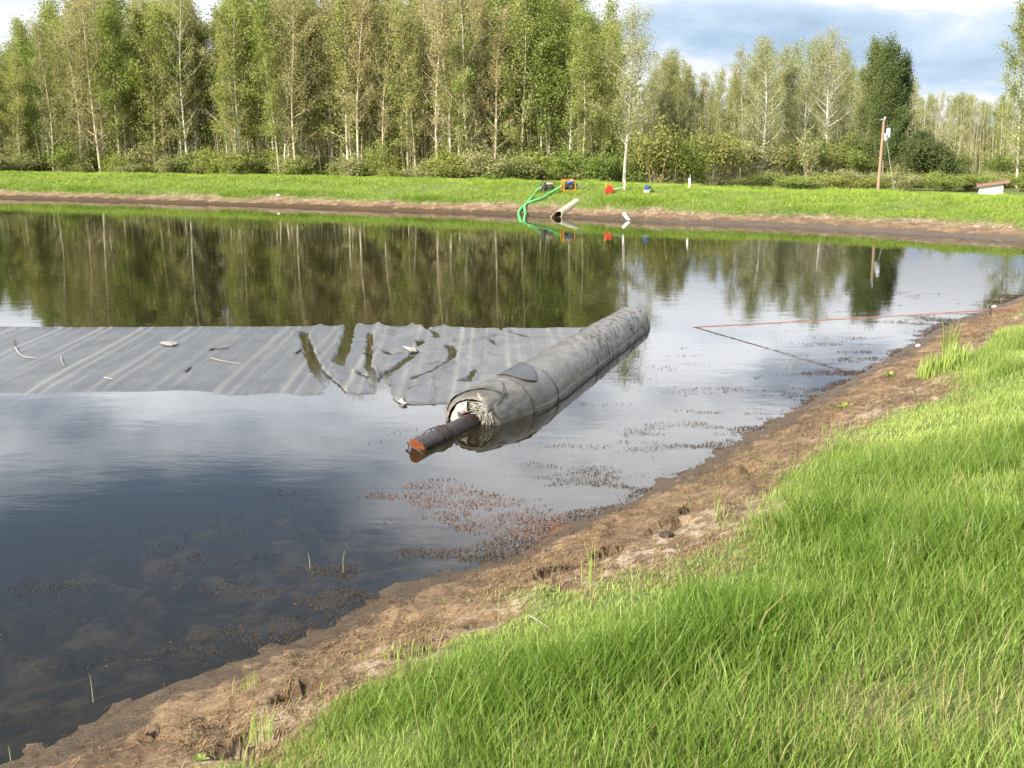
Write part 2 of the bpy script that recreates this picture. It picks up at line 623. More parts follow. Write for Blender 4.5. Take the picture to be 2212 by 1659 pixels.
def water_mat():
    m, N, out = new_mat('water')
    geo = N.n('ShaderNodeNewGeometry').outputs['Position']
    tc = N.n('ShaderNodeTexCoord').outputs['Object']
    # light breeze: patches of fine ripple over long swell
    mp = N.n('ShaderNodeMapping', {'Vector': tc, 'Rotation': (0, 0, R(12)), 'Scale': (1.0, 2.3, 1)}).outputs[0]
    patch = N.smooth(N.noise(tc, .28, 4.0, .6), .40, .66)
    r1 = N.noise(mp, 1.6, 2.0, .5)
    r2 = N.noise(mp, 7.5, 3.0, .55, dist=.4)
    r3 = N.noise(mp, 24.0, 2.0, .5)
    hgt = N.math('ADD', N.math('MULTIPLY', r1, .35),
                 N.math('MULTIPLY', N.math('ADD', N.math('MULTIPLY', r2, .13), N.math('MULTIPLY', r3, .03)), N.math('ADD', N.math('MULTIPLY', patch, .9), .10)))
    bp = N.n('ShaderNodeBump', {'Height': hgt, 'Strength': 1.0, 'Distance': .0032})
    fr = N.n('ShaderNodeFresnel', {'IOR': 1.333})
    N.link(bp.outputs[0], fr.inputs['Normal'])
    gl = N.n('ShaderNodeBsdfGlossy', {'Color': (.96, .97, 1, 1), 'Roughness': .004})
    N.link(bp.outputs[0], gl.inputs['Normal'])
    tr = N.n('ShaderNodeBsdfTransparent', {'Color': (.92, .93, .90, 1)})
    murk = N.n('ShaderNodeBsdfDiffuse', {'Color': (.080, .068, .030, 1)})
    body = N.n('ShaderNodeMixShader', {'Fac': .15})
    N.link(tr.outputs[0], body.inputs[1]); N.link(murk.outputs[0], body.inputs[2])
    mx = N.n('ShaderNodeMixShader', {'Fac': fr.outputs[0]})
    N.link(body.outputs[0], mx.inputs[1]); N.link(gl.outputs[0], mx.inputs[2])
    N.link(mx.outputs[0], out.inputs['Surface'])
    va = N.n('ShaderNodeVolumeAbsorption', {'Color': (.42, .34, .16, 1), 'Density': 1.25})
    N.link(va.outputs[0], out.inputs['Volume'])
    return m


def blade_mat(name, c_lo, c_hi, straw=(.42, .33, .17), trans=.45, gloss=.05):
    m, N, out = new_mat(name)
    t = N.n('ShaderNodeAttribute', attribute_name='tint').outputs['Fac']
    d = N.n('ShaderNodeAttribute', attribute_name='dry').outputs['Fac']
    c = N.mix(t, c_lo, c_hi)
    c = N.mix(d, c, straw)
    df = N.n('ShaderNodeBsdfDiffuse', {'Color': c})
    tl = N.n('ShaderNodeBsdfTranslucent', {'Color': c})
    gl = N.n('ShaderNodeBsdfGlossy', {'Color': (.9, .95, .8, 1), 'Roughness': .45})
    a = N.n('ShaderNodeMixShader', {'Fac': trans})
    N.link(df.outputs[0], a.inputs[1]); N.link(tl.outputs[0], a.inputs[2])
    b = N.n('ShaderNodeMixShader', {'Fac': gloss})
    N.link(a.outputs[0], b.inputs[1]); N.link(gl.outputs[0], b.inputs[2])
    N.link(b.outputs[0], out.inputs['Surface'])
    return m


def leaf_mat():
    """Leaf colour comes from each crown's own object colour, varied leaf by leaf."""
    m, N, out = new_mat('leaf')
    oi = N.n('ShaderNodeObjectInfo')
    t = N.n('ShaderNodeAttribute', attribute_name='tint').outputs['Fac']
    k = N.math('ADD', N.math('MULTIPLY', t, 1.0), .82)
    c = N.n('ShaderNodeVectorMath', operation='SCALE')
    N.link(oi.outputs['Color'], c.inputs[0]); N.link(k, c.inputs['Scale'])
    hs = N.n('ShaderNodeHueSaturation', {'Hue': .5, 'Saturation': 1.0, 'Value': 1.0})
    N.link(c.outputs[0], hs.inputs['Color'])
    N.link(N.math('ADD', N.math('MULTIPLY', oi.outputs['Random'], .03), .485), hs.inputs['Hue'])
    df = N.n('ShaderNodeBsdfDiffuse', {'Color': hs.outputs[0]})
    tl = N.n('ShaderNodeBsdfTranslucent', {'Color': hs.outputs[0]})
    a = N.n('ShaderNodeMixShader', {'Fac': .44})
    N.link(df.outputs[0], a.inputs[1]); N.link(tl.outputs[0], a.inputs[2])
    N.link(a.outputs[0], out.inputs['Surface'])
    return m


def bark_mat():
    m, N, out = new_mat('bark')
    oi = N.n('ShaderNodeObjectInfo')
    tc = N.n('ShaderNodeTexCoord').outputs['Object']
    mp = N.n('ShaderNodeMapping', {'Vector': tc, 'Scale': (5, 5, 1.3)}).outputs[0]
    nz = N.noise(mp, 1.6, 5.0, .65)
    c = N.mix(N.smooth(nz, .50, .68), oi.outputs['Color'], (.10, .085, .06))
    b = N.n('ShaderNodeBsdfPrincipled', {'Base Color': c, 'Roughness': .85, 'Specular IOR Level': .2})
    N.link(b.outputs[0], out.inputs['Surface'])
    return m


def membrane_mat(name, base=(.084, .085, .087), beige=(.14, .13, .112), mode='sheet'):
    m, N, out = new_mat(name)
    tc = N.n('ShaderNodeTexCoord').outputs['Object']
    seam = N.n('ShaderNodeAttribute', attribute_name='seam').outputs['Fac']
    n1 = N.noise(tc, 1.3, 7.0, .6)
    n2 = N.noise(tc, 14.0, 6.0, .65)
    if mode == 'sheet':
        mp = N.n('ShaderNodeMapping', {'Vector': tc, 'Scale': (6, .45, 1)}).outputs[0]
    else:
        mp = N.n('ShaderNodeMapping', {'Vector': tc, 'Scale': (2.0, 2.0, 7.0)}).outputs[0]
    st = N.noise(mp, 2.2, 6.0, .6)
    c = N.mix(N.smooth(st, .42, .64) if mode != 'sheet' else N.math('MULTIPLY', N.smooth(st, .46, .66), .6), base, beige)
    c = N.mix(N.math('MULTIPLY', N.smooth(n1, .45, .68), .55), c, tuple(x * .78 for x in base))
    c = N.mix(N.math('MULTIPLY', seam, .7), c, (.26, .24, .205))
    c = N.mix(N.math('MULTIPLY', N.smooth(n2, .58, .72), .40), c, (.15, .13, .10))
    sp = N.smooth(N.noise(tc, 55.0, 2.0, .5), .69, .74)
    c = N.mix(N.math('MULTIPLY', sp, .7), c, (.06, .05, .04))
    if mode == 'roll':
        # scuffed dark dashes that the rolling left along the weave
        mp2 = N.n('ShaderNodeMapping', {'Vector': tc, 'Rotation': (0, 0, R(-19)), 'Scale': (30, 5, 30)}).outputs[0]
        ds = N.smooth(N.noise(mp2, 1.0, 3.0, .6), .62, .74)
        c = N.mix(N.math('MULTIPLY', ds, .45), c, (.09, .085, .08))
    b = N.n('ShaderNodeBsdfPrincipled', {'Base Color': c, 'Roughness': N.math('ADD', N.math('MULTIPLY', n1, .25), .28), 'Specular IOR Level': .5})
    hh = N.math('ADD', N.math('MULTIPLY', st, .6), N.math('MULTIPLY', n2, .35))
    bp = N.n('ShaderNodeBump', {'Height': hh, 'Strength': .16 if mode == 'sheet' else .4, 'Distance': .02})
    N.link(bp.outputs[0], b.inputs['Normal'])
    N.link(b.outputs[0], out.inputs['Surface'])
    return m


M = {}
M['ground'] = ground_mat()
M['water'] = water_mat()
M['blade'] = blade_mat('grass_blade', (.135, .22, .028), (.47, .55, .15), trans=.5, gloss=.015)
M['blade_far'] = blade_mat('grass_blade_far', (.16, .26, .022), (.43, .53, .09), trans=.4, gloss=.02)
M['dry'] = blade_mat('dry_strand', (.07, .038, .018), (.31, .215, .12), trans=.12, gloss=0)
M['weed'] = blade_mat('pond_weed', (.07, .042, .022), (.25, .165, .085), trans=.1)
M['leaf'] = leaf_mat()
M['bark'] = bark_mat()
M['sheet'] = membrane_mat('membrane_sheet')
M['roll'] = membrane_mat('membrane_roll', (.085, .078, .066), (.155, .135, .102), 'roll')
M['inner'] = membrane_mat('membrane_inner', (.27, .26, .23), (.36, .33, .28), 'roll')
M['patch'] = plain('patch', (.045, .047, .052), .5, .15, 6, bump=.2)
M['strap'] = plain('strap', (.045, .040, .036), .7, .3, 20)
M['tar'] = plain('tarred_log', (.030, .025, .023), .55, .4, 8, dirt=(.16, .07, .035), dirt_amt=.5, bump=.6)
M['cut'] = plain('cut_wood', (.34, .085, .028), .75, .35, 22, dirt=(.05, .018, .01), dirt_amt=.9, bump=.8)
M['cable'] = plain('rusty_cable', (.035, .026, .022), .75, .35, 30, dirt=(.10, .045, .025), dirt_amt=.5)
M['hose'] = plain('green_hose', (.10, .38, .11), .38, .18, 5, dirt=(.16, .22, .10), dirt_amt=.4)
M['culvert'] = plain('culvert', (.46, .40, .27), .6, .15, 6, dirt=(.27, .20, .12), dirt_amt=.6, bump=.1)
M['culvert_in'] = plain('culvert_inside', (.26, .15, .075), .7, .25, 6)
M['pvc'] = plain('white_pipe', (.80, .80, .78), .4, .06, 7, dirt=(.45, .42, .36), dirt_amt=.5)
M['red'] = plain('red_plastic', (.62, .035, .018), .38, .10, 9, dirt=(.35, .05, .03), dirt_amt=.4)
M['yellow'] = plain('yellow_plastic', (.70, .40, .02), .45, .1, 9)
M['blue'] = plain('blue_plastic', (.03, .09, .30), .42, .12, 9, dirt=(.08, .11, .18), dirt_amt=.4)
M['orange'] = plain('orange_paint', (.70, .24, .02), .5, .15, 12, dirt=(.3, .14, .05), dirt_amt=.4)
M['black'] = plain('black_rubber', (.022, .022, .024), .6, .3, 12, dirt=(.09, .08, .06), dirt_amt=.4)
M['engine'] = plain('engine_metal', (.13, .12, .105), .5, .3, 14, metal=.5, dirt=(.10, .075, .05), dirt_amt=.7)
M['frame_dark'] = plain('dark_frame', (.085, .075, .055), .55, .25, 14, dirt=(.25, .19, .11), dirt_amt=.6)
M['steel'] = plain('steel', (.42, .43, .44), .45, .12, 10, metal=.6)
M['concrete'] = plain('concrete', (.36, .34, .31), .9, .15, 14, bump=.3)
M['pole'] = plain('pole_wood', (.27, .18, .11), .85, .22, 6, dirt=(.19, .125, .08), dirt_amt=.5, bump=.4)
M['grey_box'] = plain('grey_box', (.42, .45, .45), .5, .08, 8, dirt=(.26, .25, .22), dirt_amt=.4)
M['white_paint'] = plain('white_paint', (.80, .78, .72), .7, .06, 5, dirt=(.50, .44, .35), dirt_amt=.4)
M['roof'] = plain('roof_felt', (.17, .085, .07), .85, .25, 9, bump=.4)
M['timber'] = plain('timber', (.16, .12, .09), .85, .25, 9)
M['rope'] = plain('rope', (.20, .075, .055), .85, .3, 40, dirt=(.28, .18, .13), dirt_amt=.5, bump=.3)
M['twig'] = plain('twig', (.07, .055, .042), .85, .35, 30)
M['pale_scrap'] = plain('pale_scrap', (.25, .235, .20), .7, .1, 20)
M['stone'] = plain('stone', (.44, .40, .34), .9, .2, 14, bump=.4)
M['peat'] = plain('peat', (.035, .024, .016), .95, .35, 18, bump=.6)

# ------------------------------------------------------------------ ground, pond bed and banks
def axis(lo, hi, step, outer_lo, outer_hi, cap, reach, far):
    a = list(np.arange(lo, hi + 1e-6, step))
    def grow(start, lim, sgn):
        out, p, s = [], start, step
        while (p < lim if sgn > 0 else p > lim):
            s = min(s * 1.12, cap)
            p += sgn * s
            out.append(p)
        s = cap
        while abs(p) < far:
            s *= 1.6
            p += sgn * s
            out.append(p)
        return out
    return np.array(grow(lo, outer_lo, -1)[::-1] + a + grow(hi, outer_hi, 1))


def build_ground():
    xs = axis(-4.2, 8.2, .042, -62, 45, .5, 0, 3500)
    ys = axis(3.6, 17.5, .046, -16, 100, .45, 0, 3500)
    X, Y = np.meshgrid(xs, ys)
    sd = sdist(X, Y)
    fine_ = (X > -5) & (X < 9) & (Y > 3) & (Y < 18.5)
    sd[fine_] = sdist_exact(X[fine_], Y[fine_])
    # broad irregularity of the waterline
    Z = height(X, Y, True, sd)
    g = grass_edge(X, Y)
    grass = sstep(sd - g, -.18, .22)
    ny, nx = X.shape
    V = np.stack([X, Y, Z], -1).reshape(-1, 3)
    i = np.arange(ny * nx).reshape(ny, nx)
    q = np.stack([i[:-1, :-1], i[:-1, 1:], i[1:, 1:], i[1:, :-1]], -1).reshape(-1, 4)
    mk = np.zeros(X.shape)
    nm = (X > -3) & (X < 3) & (Y > 6) & (Y < 11) & (sd < .1)
    mk[nm] = mat_mask(X[nm], Y[nm])
    me = mesh_np('ground', V, q, np.full(len(q), 4), [M['ground']], True, {'sd': sd.ravel(), 'grass': grass.ravel(), 'mat': mk.ravel()})
    tag(link_mesh('ground', me), kind='structure')
    return len(q)


build_ground()


def build_water():
    x0, x1, y0, y1, zb = -74, 18.5, -13.5, 70, -2.6
    mb = MB().box(((x0 + x1) / 2, (y0 + y1) / 2, zb / 2), (x1 - x0, y1 - y0, -zb))
    tag(mb.build('pond_water', M['water']), kind='structure')


build_water()

# ------------------------------------------------------------------ grass, straw and pond weed (uncountable)
def blades(name, P, h, w, lean, curve, tint, dry, mat, seg=3, label=None, cat='grass', face_cam=0.0):
    n = len(P)
    yaw = RNG.uniform(0, 2 * np.pi, n)
    la = RNG.uniform(0, 2 * np.pi, n)
    wx, wy = np.cos(yaw), np.sin(yaw)
    lx, ly = np.cos(la) * curve + lean[0], np.sin(la) * curve + lean[1]
    ss = [0, .45, .78, 1.0] if seg == 3 else ([0, .55, 1.0] if seg == 2 else [0, 1.0])
    ww = [.8, 1.0, .62, 0] if seg == 3 else ([.9, .8, 0] if seg == 2 else [1.0, 0])
    V = []
    for s, k in zip(ss, ww):
        c = P + np.stack([lx * h * s ** 1.8, ly * h * s ** 1.8, h * s * (1 - .18 * np.hypot(lx, ly) * s)], -1)
        if k > 0:
            off = np.stack([wx * w * k / 2, wy * w * k / 2, np.zeros(n)], -1)
            V += [c - off, c + off]
        else:
            V += [c]
    m = len(V)
    V = np.stack(V, 1).reshape(-1, 3)
    base = (np.arange(n) * m)[:, None]
    faces, sizes = [], []
    loc = []
    for j in range(len(ss) - 2):
        loc.append([2 * j, 2 * j + 1, 2 * j + 3, 2 * j + 2])
    j = len(ss) - 2
    tri = [2 * j, 2 * j + 1, 2 * j + 2]
    fl = np.concatenate([base + np.array(q)[None, :] for q in loc] + [base + np.array(tri)[None, :]], 1)
    sizes = np.tile(np.array([4] * len(loc) + [3]), n)
    me = mesh_np(name, V, fl, sizes, [mat], True, {'tint': np.repeat(tint, m), 'dry': np.repeat(dry, m)})
    o = link_mesh(name, me)
    tag(o, label, cat, kind='stuff')
    return o


def sample(n, x0, x1, y0, y1):
    return RNG.uniform(x0, x1, n), RNG.uniform(y0, y1, n)


STRAW = at(1960, 1600, .95)[:2]
STRAW2 = at(1840, 1640, .95)[:2]


def near_grass():
    x, y = sample(2300000, -4.5, 14.5, -1.5, 22.0)
    dist = np.hypot(x, y)
    keep = RNG.random(len(x)) < np.clip(2.6 / np.maximum(dist, 1.0) ** .62, 0.26, 1.0)
    x, y, dist = x[keep], y[keep], dist[keep]
    px, py, dep = project(np.stack([x, y, np.full(len(x), .9)], -1))
    inn = (dep > .5) & (px > -260) & (px < 2480) & (py > 560) & (py < 1990)
    k = inn | (RNG.random(len(x)) < .22)
    x, y, dist = x[k], y[k], dist[k]
    sd = sdist(x, y)
    g = grass_edge(x, y)
    e = sd - g
    p = sstep(e, -.22, .30) + .035 * sstep(e, -1.0, -.2)
    dens = .45 + .55 * sstep(fbm(x * 1.6, y * 1.6, 3, 71), .30, .52)
    k = (RNG.random(len(x)) < p * dens) & (sd > .25)
    x, y, dist, e = x[k], y[k], dist[k], e[k]
    z = height(x, y, True)
    n = len(x)
    lush = fbm(x * .55 + 3, y * .55, 3, 75)
    big = sstep(fbm(x * .9, y * .9, 3, 78), .46, .62)
    h = RNG.uniform(.055, .135, n) * (0.62 + .80 * big) * (.55 + .45 * sstep(e, -.1, .7))
    tall = RNG.random(n) < .035
    h = np.where(tall, h * 1.45, h)
    w = RNG.uniform(.0026, .0053, n) * (1 + dist * .035) * np.where(tall, 1.25, 1)
    tint = np.clip(RNG.normal(.55, .22, n) + (lush - .5) * 1.2 - .30 * big, 0, 1)
    dry = (RNG.random(n) < (.02 + .06 * sstep(fbm(x * 1.2, y * 1.2, 3, 81), .55, .75))).astype(float)
    for (c, rr, amt) in ((STRAW, .38, .8), (STRAW2, .22, .35), (STRAW + np.array((.5, -.1)), .5, .3)):
        d2 = (x - c[0]) ** 2 + (y - c[1]) ** 2
        q = amt * np.exp(-d2 / (rr * rr))
        hitm = RNG.random(n) < q
        dry = np.where(hitm, 1, dry)
        h = np.where(hitm, h * .55, h)
    # lush dark clumps, and old straw stalks standing through the new growth
    for (c, rr) in ((at(1560, 1440, .75)[:2], .42), (at(1500, 1330, .7)[:2], .25), (at(2080, 1240, .8)[:2], .55), (at(1760, 1130, .7)[:2], .4), (at(1250, 1560, .65)[:2], .3)):
        q = np.exp(-((x - c[0]) ** 2 + (y - c[1]) ** 2) / (rr * rr))
        h = h * (1 + .75 * q); tint = np.clip(tint - .45 * q, 0, 1); w = w * (1 + .5 * q)
    stalk = RNG.random(n) < .004
    h = np.where(stalk, RNG.uniform(.26, .42, n), h); w = np.where(stalk, .0028, w); dry = np.where(stalk, .8, dry)
    dry = dry * RNG.uniform(.45, 1, n)
    blades('near_bank_grass', np.stack([x, y, z - .008], -1), h, w, (.06, .02), .42, tint, dry, M['blade'], 2,
           'long fresh green grass covering the near bank', 'grass')
    return n


def far_grass():
    x, y = sample(2800000, -50, 26, 22, 78)
    keep = RNG.random(len(x)) < np.clip(34.0 / np.hypot(x, y), .2, 1)
    x, y = x[keep], y[keep]
    px, py, dep = project(np.stack([x, y, np.full(len(x), 1.0)], -1))
    k = (px > -300) & (px < 2500)
    x, y = x[k], y[k]
    sd = sdist(x, y)
    k = (sd > 1.0) & (sd < 10.5)
    x, y, sd = x[k], y[k], sd[k]
    g = grass_edge(x, y)
    e = sd - g
    bare = sstep(fbm(x * .33, y * .33, 4, 91), .60, .72) * .5
    pumpx, pumpy = depth_at(1215, 45.0)[:2]
    bare = bare + .75 * np.exp(-((x - pumpx) ** 2 + (y - pumpy) ** 2) / 1.6 ** 2) * sstep(fbm(x * 1.5, y * 1.5, 3, 92), .35, .6)
    track = .55 * np.exp(-((sd - 7.6) / .35) ** 2) * sstep(x, 2, 9)
    k = RNG.random(len(x)) < sstep(e, -.25, .35) * (1 - np.clip(bare + track, 0, .9))
    x, y, sd, e = x[k], y[k], sd[k], e[k]
    z = height(x, y)
    n = len(x)
    d = np.hypot(x, y)
    lush = fbm(x * .45, y * .45, 4, 93)
    low = 1 - sstep(e, .3, 1.8)
    h = RNG.uniform(.05, .12, n) * (1 + 1.1 * sstep(fbm(x * 1.1, y * 1.1, 3, 96), .52, .72)) * (1 + .8 * low * sstep(lush, .4, .6))
    w = RNG.uniform(.014, .028, n) * (d / 42)
    tint = np.clip(RNG.normal(.58, .2, n) + (lush - .5) * .5 - .45 * low * sstep(lush, .32, .55) - .25 * sstep(fbm(x * 1.4, y * 1.4, 3, 95), .5, .7), 0, 1)
    dry = (RNG.random(n) < .03 + .10 * sstep(fbm(x * .7, y * .7, 3, 97), .55, .7)) * RNG.uniform(.3, .9, n)
    blades('far_bank_grass', np.stack([x, y, z - .01], -1), h, w, (.1, -.2), .95, tint, dry, M['blade_far'], 1,
           'short bright green grass on the far bank and dike top', 'grass')
    return n


def dry_litter():
    x, y = sample(800000, -5, 10, 3.0, 22)
    sd = sdist(x, y)
    g = grass_edge(x, y)
    px, py, dep = project(np.stack([x, y, np.full(len(x), .2)], -1))
    k = (sd > -.12) & (sd < g + .35) & (px > -250) & (px < 2480) & (py < 1950) & (dep > 1)
    x, y, sd, g = x[k], y[k], sd[k], g[k]
    dens = sstep(fbm(x * 2.1, y * 2.1, 4, 101), .40, .62) * .75 + .12
    dens = dens * np.clip(5.0 / np.hypot(x, y), .35, 1) * (.15 + .85 * sstep(sd, .15, .6))
    k = RNG.random(len(x)) < dens
    x, y, sd, g = x[k], y[k], sd[k], g[k]
    n = len(x)
    L = RNG.uniform(.008, .026, n)
    w = RNG.uniform(.0024, .0048, n) * (1 + .03 * np.hypot(x, y))
    a = RNG.normal(.75, .9, n)
    b = a + RNG.normal(0, 1.0, n)
    z0 = height(x, y, True) + RNG.uniform(.001, .012, n)
    p0 = np.stack([x, y, z0], -1)
    x1, y1 = x + np.cos(a) * L, y + np.sin(a) * L
    p1 = np.stack([x1, y1, height(x1, y1, True) + RNG.uniform(.004, .022, n)], -1)
    x2, y2 = x1 + np.cos(b) * L, y1 + np.sin(b) * L
    p2 = np.stack([x2, y2, height(x2, y2, True) + RNG.uniform(.0, .012, n)], -1)
    V = []
    for p, ang in ((p0, a), (p1, (a + b) / 2), (p2, b)):
        o = np.stack([-np.sin(ang) * w / 2, np.cos(ang) * w / 2, np.zeros(n)], -1)
        V += [p - o, p + o]
    V = np.stack(V, 1).reshape(-1, 3)
    base = (np.arange(n) * 6)[:, None]
    fl = np.concatenate([base + np.array([[0, 1, 3, 2]]), base + np.array([[2, 3, 5, 4]])], 1)
    wet = 1 - sstep(sd, .05, .45)
    tint = np.clip(RNG.normal(.45, .25, n) + .3 * sstep(sd, .7, 1.4) - .5 * wet, 0, 1)
    me = mesh_np('dried_weed', V, fl, np.full(2 * n, 4), [M['dry']], False, {'tint': np.repeat(tint, 6), 'dry': np.zeros(6 * n)})
    tag(link_mesh('dried_weed', me), 'brown dried weed strands littering the bare near shore', 'dried weed', kind='stuff')
    return n


def in_poly(x, y, Q):
    ins = np.zeros(x.shape, bool)
    for i in range(len(Q)):
        ax, ay = Q[i]; bx, by = Q[(i + 1) % len(Q)]
        c = (ay > y) != (by > y)
        if by != ay:
            ins ^= c & (x < ax + (y - ay) * (bx - ax) / (by - ay))
    return ins


def pond_weed():
    x, y = sample(3600000, -6, 11, 3.5, 22)
    sd = sdist(x, y)
    px, py, dep = project(np.stack([x, y, np.zeros(len(x))], -1))
    k = (sd < .02) & (sd > -3.2) & (px > -250) & (px < 2400) & (py < 1900)
    x, y, sd = x[k], y[k], sd[k]
    # rafts stretched across the view, thick by the shore, thinning outwards
    f = fbm(x * 1.5, y * 3.4, 4, 111)
    shore = np.exp(sd / .55)
    p = sstep(f, .66 - .30 * shore, .80 - .26 * shore) * (.10 + .9 * shore)
    right = sstep(y - .3 * x, 6.0, 8.5)
    p = p * (.02 + .8 * right)
    red = in_poly(x + (fbm(x * 3, y * 3, 2, 115) - .5) * .5, y + (fbm(x * 3, y * 3, 2, 117) - .5) * .6, REDPATCH)
    p = np.where(red, np.maximum(p, .30 * sstep(fbm(x * 4, y * 6, 3, 118), .25, .60)), p)
    lily = .15 * np.exp(-((y - 8.5 - .05 * x) / .35) ** 2) * sstep(fbm(x * 2, y * 4, 3, 119), .55, .7) * (sd < -.5) * .16
    p = np.maximum(p, lily)
    k = RNG.random(len(x)) < p * np.clip(7.5 / np.hypot(x, y), .3, 1)
    x, y, sd, red = x[k], y[k], sd[k], red[k]
    n = len(x)
    r = RNG.uniform(.0022, .0055, n) * (.6 + .055 * np.hypot(x, y))
    a0 = RNG.uniform(0, 2 * np.pi, n)
    V = []
    for j in range(5):
        a = a0 + j * 2 * np.pi / 5
        rr = r * RNG.uniform(.35, 1.15, n)
        V.append(np.stack([x + np.cos(a) * rr * 1.5, y + np.sin(a) * rr, RNG.uniform(.002, .013, n)], -1))
    V = np.stack(V, 1).reshape(-1, 3)
    fl = np.arange(n * 5).reshape(n, 5)
    tint = np.clip(RNG.normal(.30, .2, n) - .1 * (sd > -.2) + .25 * red, 0, 1)
    me = mesh_np('floating_weed', V, fl, np.full(n, 5), [M['weed']], False,
                 {'tint': np.repeat(tint, 5), 'dry': np.repeat(np.where(red, .15 + .5 * RNG.random(n), .08 * RNG.random(n)), 5)})
    me.materials[0] = M['weed_red']
    tag(link_mesh('floating_weed', me), 'brown and reddish rafts of weed floating along the near shore', 'pond weed', kind='stuff')
    return n


M['weed_red'] = blade_mat('pond_weed_red', (.045, .028, .015), (.16, .10, .05), straw=(.30, .125, .085), trans=.1, gloss=0)
COUNT = {}
COUNT['near'] = near_grass()
COUNT['far'] = far_grass()
COUNT['litter'] = dry_litter()
COUNT['weed'] = pond_weed()
print('counts', COUNT)

# ------------------------------------------------------------------ trees
def leaf_mesh(name, P, size, tint):
    n = len(P)
    d1 = RNG.normal(size=(n, 3)); d1 /= np.linalg.norm(d1, axis=1)[:, None]
    d2 = np.cross(d1, RNG.normal(size=(n, 3))); d2 /= np.linalg.norm(d2, axis=1)[:, None]
    s = size[:, None]
    V = np.stack([P - d1 * s * .62, P + d2 * s * .42, P + d1 * s * .62, P - d2 * s * .42], 1).reshape(-1, 3)
    return mesh_np(name, V, np.arange(4 * n).reshape(n, 4), np.full(n, 4), [M['leaf']], False, {'tint': np.repeat(tint, 4)})


def make_tree(seed, h=13.0, n_leaf=4300, spread=1.0, base=.26, up=.62, leaf=(.06, .125), wob=.25, r0=.085, clump=.26, nb=34):
    rnd = random.Random(seed)
    mb = MB()
    k = 11
    lx, ly = rnd.uniform(-.02, .02) * h, rnd.uniform(-.02, .02) * h
    ph, ph2 = rnd.uniform(0, 6), rnd.uniform(0, 6)
    tr = []
    for i in range(k):
        t = i / (k - 1)
        tr.append(Vector((lx * t + wob * (math.sin(ph + t * 5.2) - math.sin(ph)) * t, ly * t + wob * (math.sin(ph2 + t * 4.4) - math.sin(ph2)) * t, h * t)))
    mb.tube(tr, [r0 * (1 - .9 * (i / (k - 1))) ** .85 + .004 for i in range(k)], 7)
    def tp(t):
        f = t * (k - 1); i = min(int(f), k - 2)
        return tr[i].lerp(tr[i + 1], f - i)
    segs = []
    az = rnd.uniform(0, 6)
    for b in range(nb):
        t = base + (1 - base) * ((b + rnd.random()) / nb) ** .92
        t = min(t, .985)
        az += 2.4 + rnd.uniform(-.5, .5)
        q = (t - base) / (1 - base)
        prof = math.sin(math.pi * min(1, .18 + .80 * q)) ** .8
        L = (.35 + 1.75 * prof * rnd.uniform(.6, 1.25)) * spread * h / 13
        p = tp(t)
        el = up + rnd.uniform(-.2, .25) + .25 * q
        pts = [p]
        d = Vector((math.cos(az) * math.cos(el), math.sin(az) * math.cos(el), math.sin(el)))
        for s in range(4):
            d = (d + Vector((rnd.uniform(-.18, .18), rnd.uniform(-.18, .18), .10))).normalized()
            pts.append(pts[-1] + d * (L / 4))
        rb = (.012 + .028 * (1 - q)) * r0 / .1
        mb.tube(pts, [rb, rb * .8, rb * .6, rb * .4, rb * .2], 4, cap=False)
        for s in range(4):
            segs.append((pts[s], pts[s + 1], .35 + .65 * (s + 1) / 4))
        for s in range(rnd.randint(2, 4)):
            i = rnd.randint(1, 3)
            d2 = (d + Vector((rnd.uniform(-1, 1), rnd.uniform(-1, 1), rnd.uniform(-.2, .7)))).normalized()
            e = pts[i] + d2 * L * rnd.uniform(.22, .5)
            mb.tube([pts[i], e], [rb * .4, rb * .15], 3, cap=False)
            segs.append((pts[i], e, 1.0))
    for s in range(4):   # a few bare dead limbs low on the trunk
        t = rnd.uniform(.12, max(.2, base))
        a = rnd.uniform(0, 6.28)
        p = tp(t)
        mb.tube([p, p + Vector((math.cos(a) * .5, math.sin(a) * .5, rnd.uniform(-.1, .35)))], [.012, .004], 3, cap=False)
    segs += [(tp(.8), tp(1.0), 1.0)] * 2
    A = np.array([s[0] for s in segs]); B = np.array([s[1] for s in segs])
    wgt = np.linalg.norm(B - A, axis=1) * np.array([s[2] for s in segs])
    # some twigs leafed heavily, some hardly: light and dark clumps, gaps
    wgt *= np.array([rnd.choice((.12, .5, 1, 1.7, 2.4)) for _ in segs])
    pick = RNG.choice(len(segs), n_leaf, p=wgt / wgt.sum())
    u = RNG.random(n_leaf)[:, None]
    P = A[pick] * (1 - u) + B[pick] * u + RNG.normal(0, clump, (n_leaf, 3)) * np.array((1, 1, .85))
    size = RNG.uniform(leaf[0], leaf[1], n_leaf)
    ct = RNG.random(len(segs))
    tint = np.clip(.5 * ct[pick] + .5 * RNG.random(n_leaf), 0, 1)
    crown = leaf_mesh('crown', P, size, tint)
    tmp = mb.build('trunk', M['bark'], smooth=True)
    tm = tmp.data
    bpy.data.objects.remove(tmp)
    return tm, crown


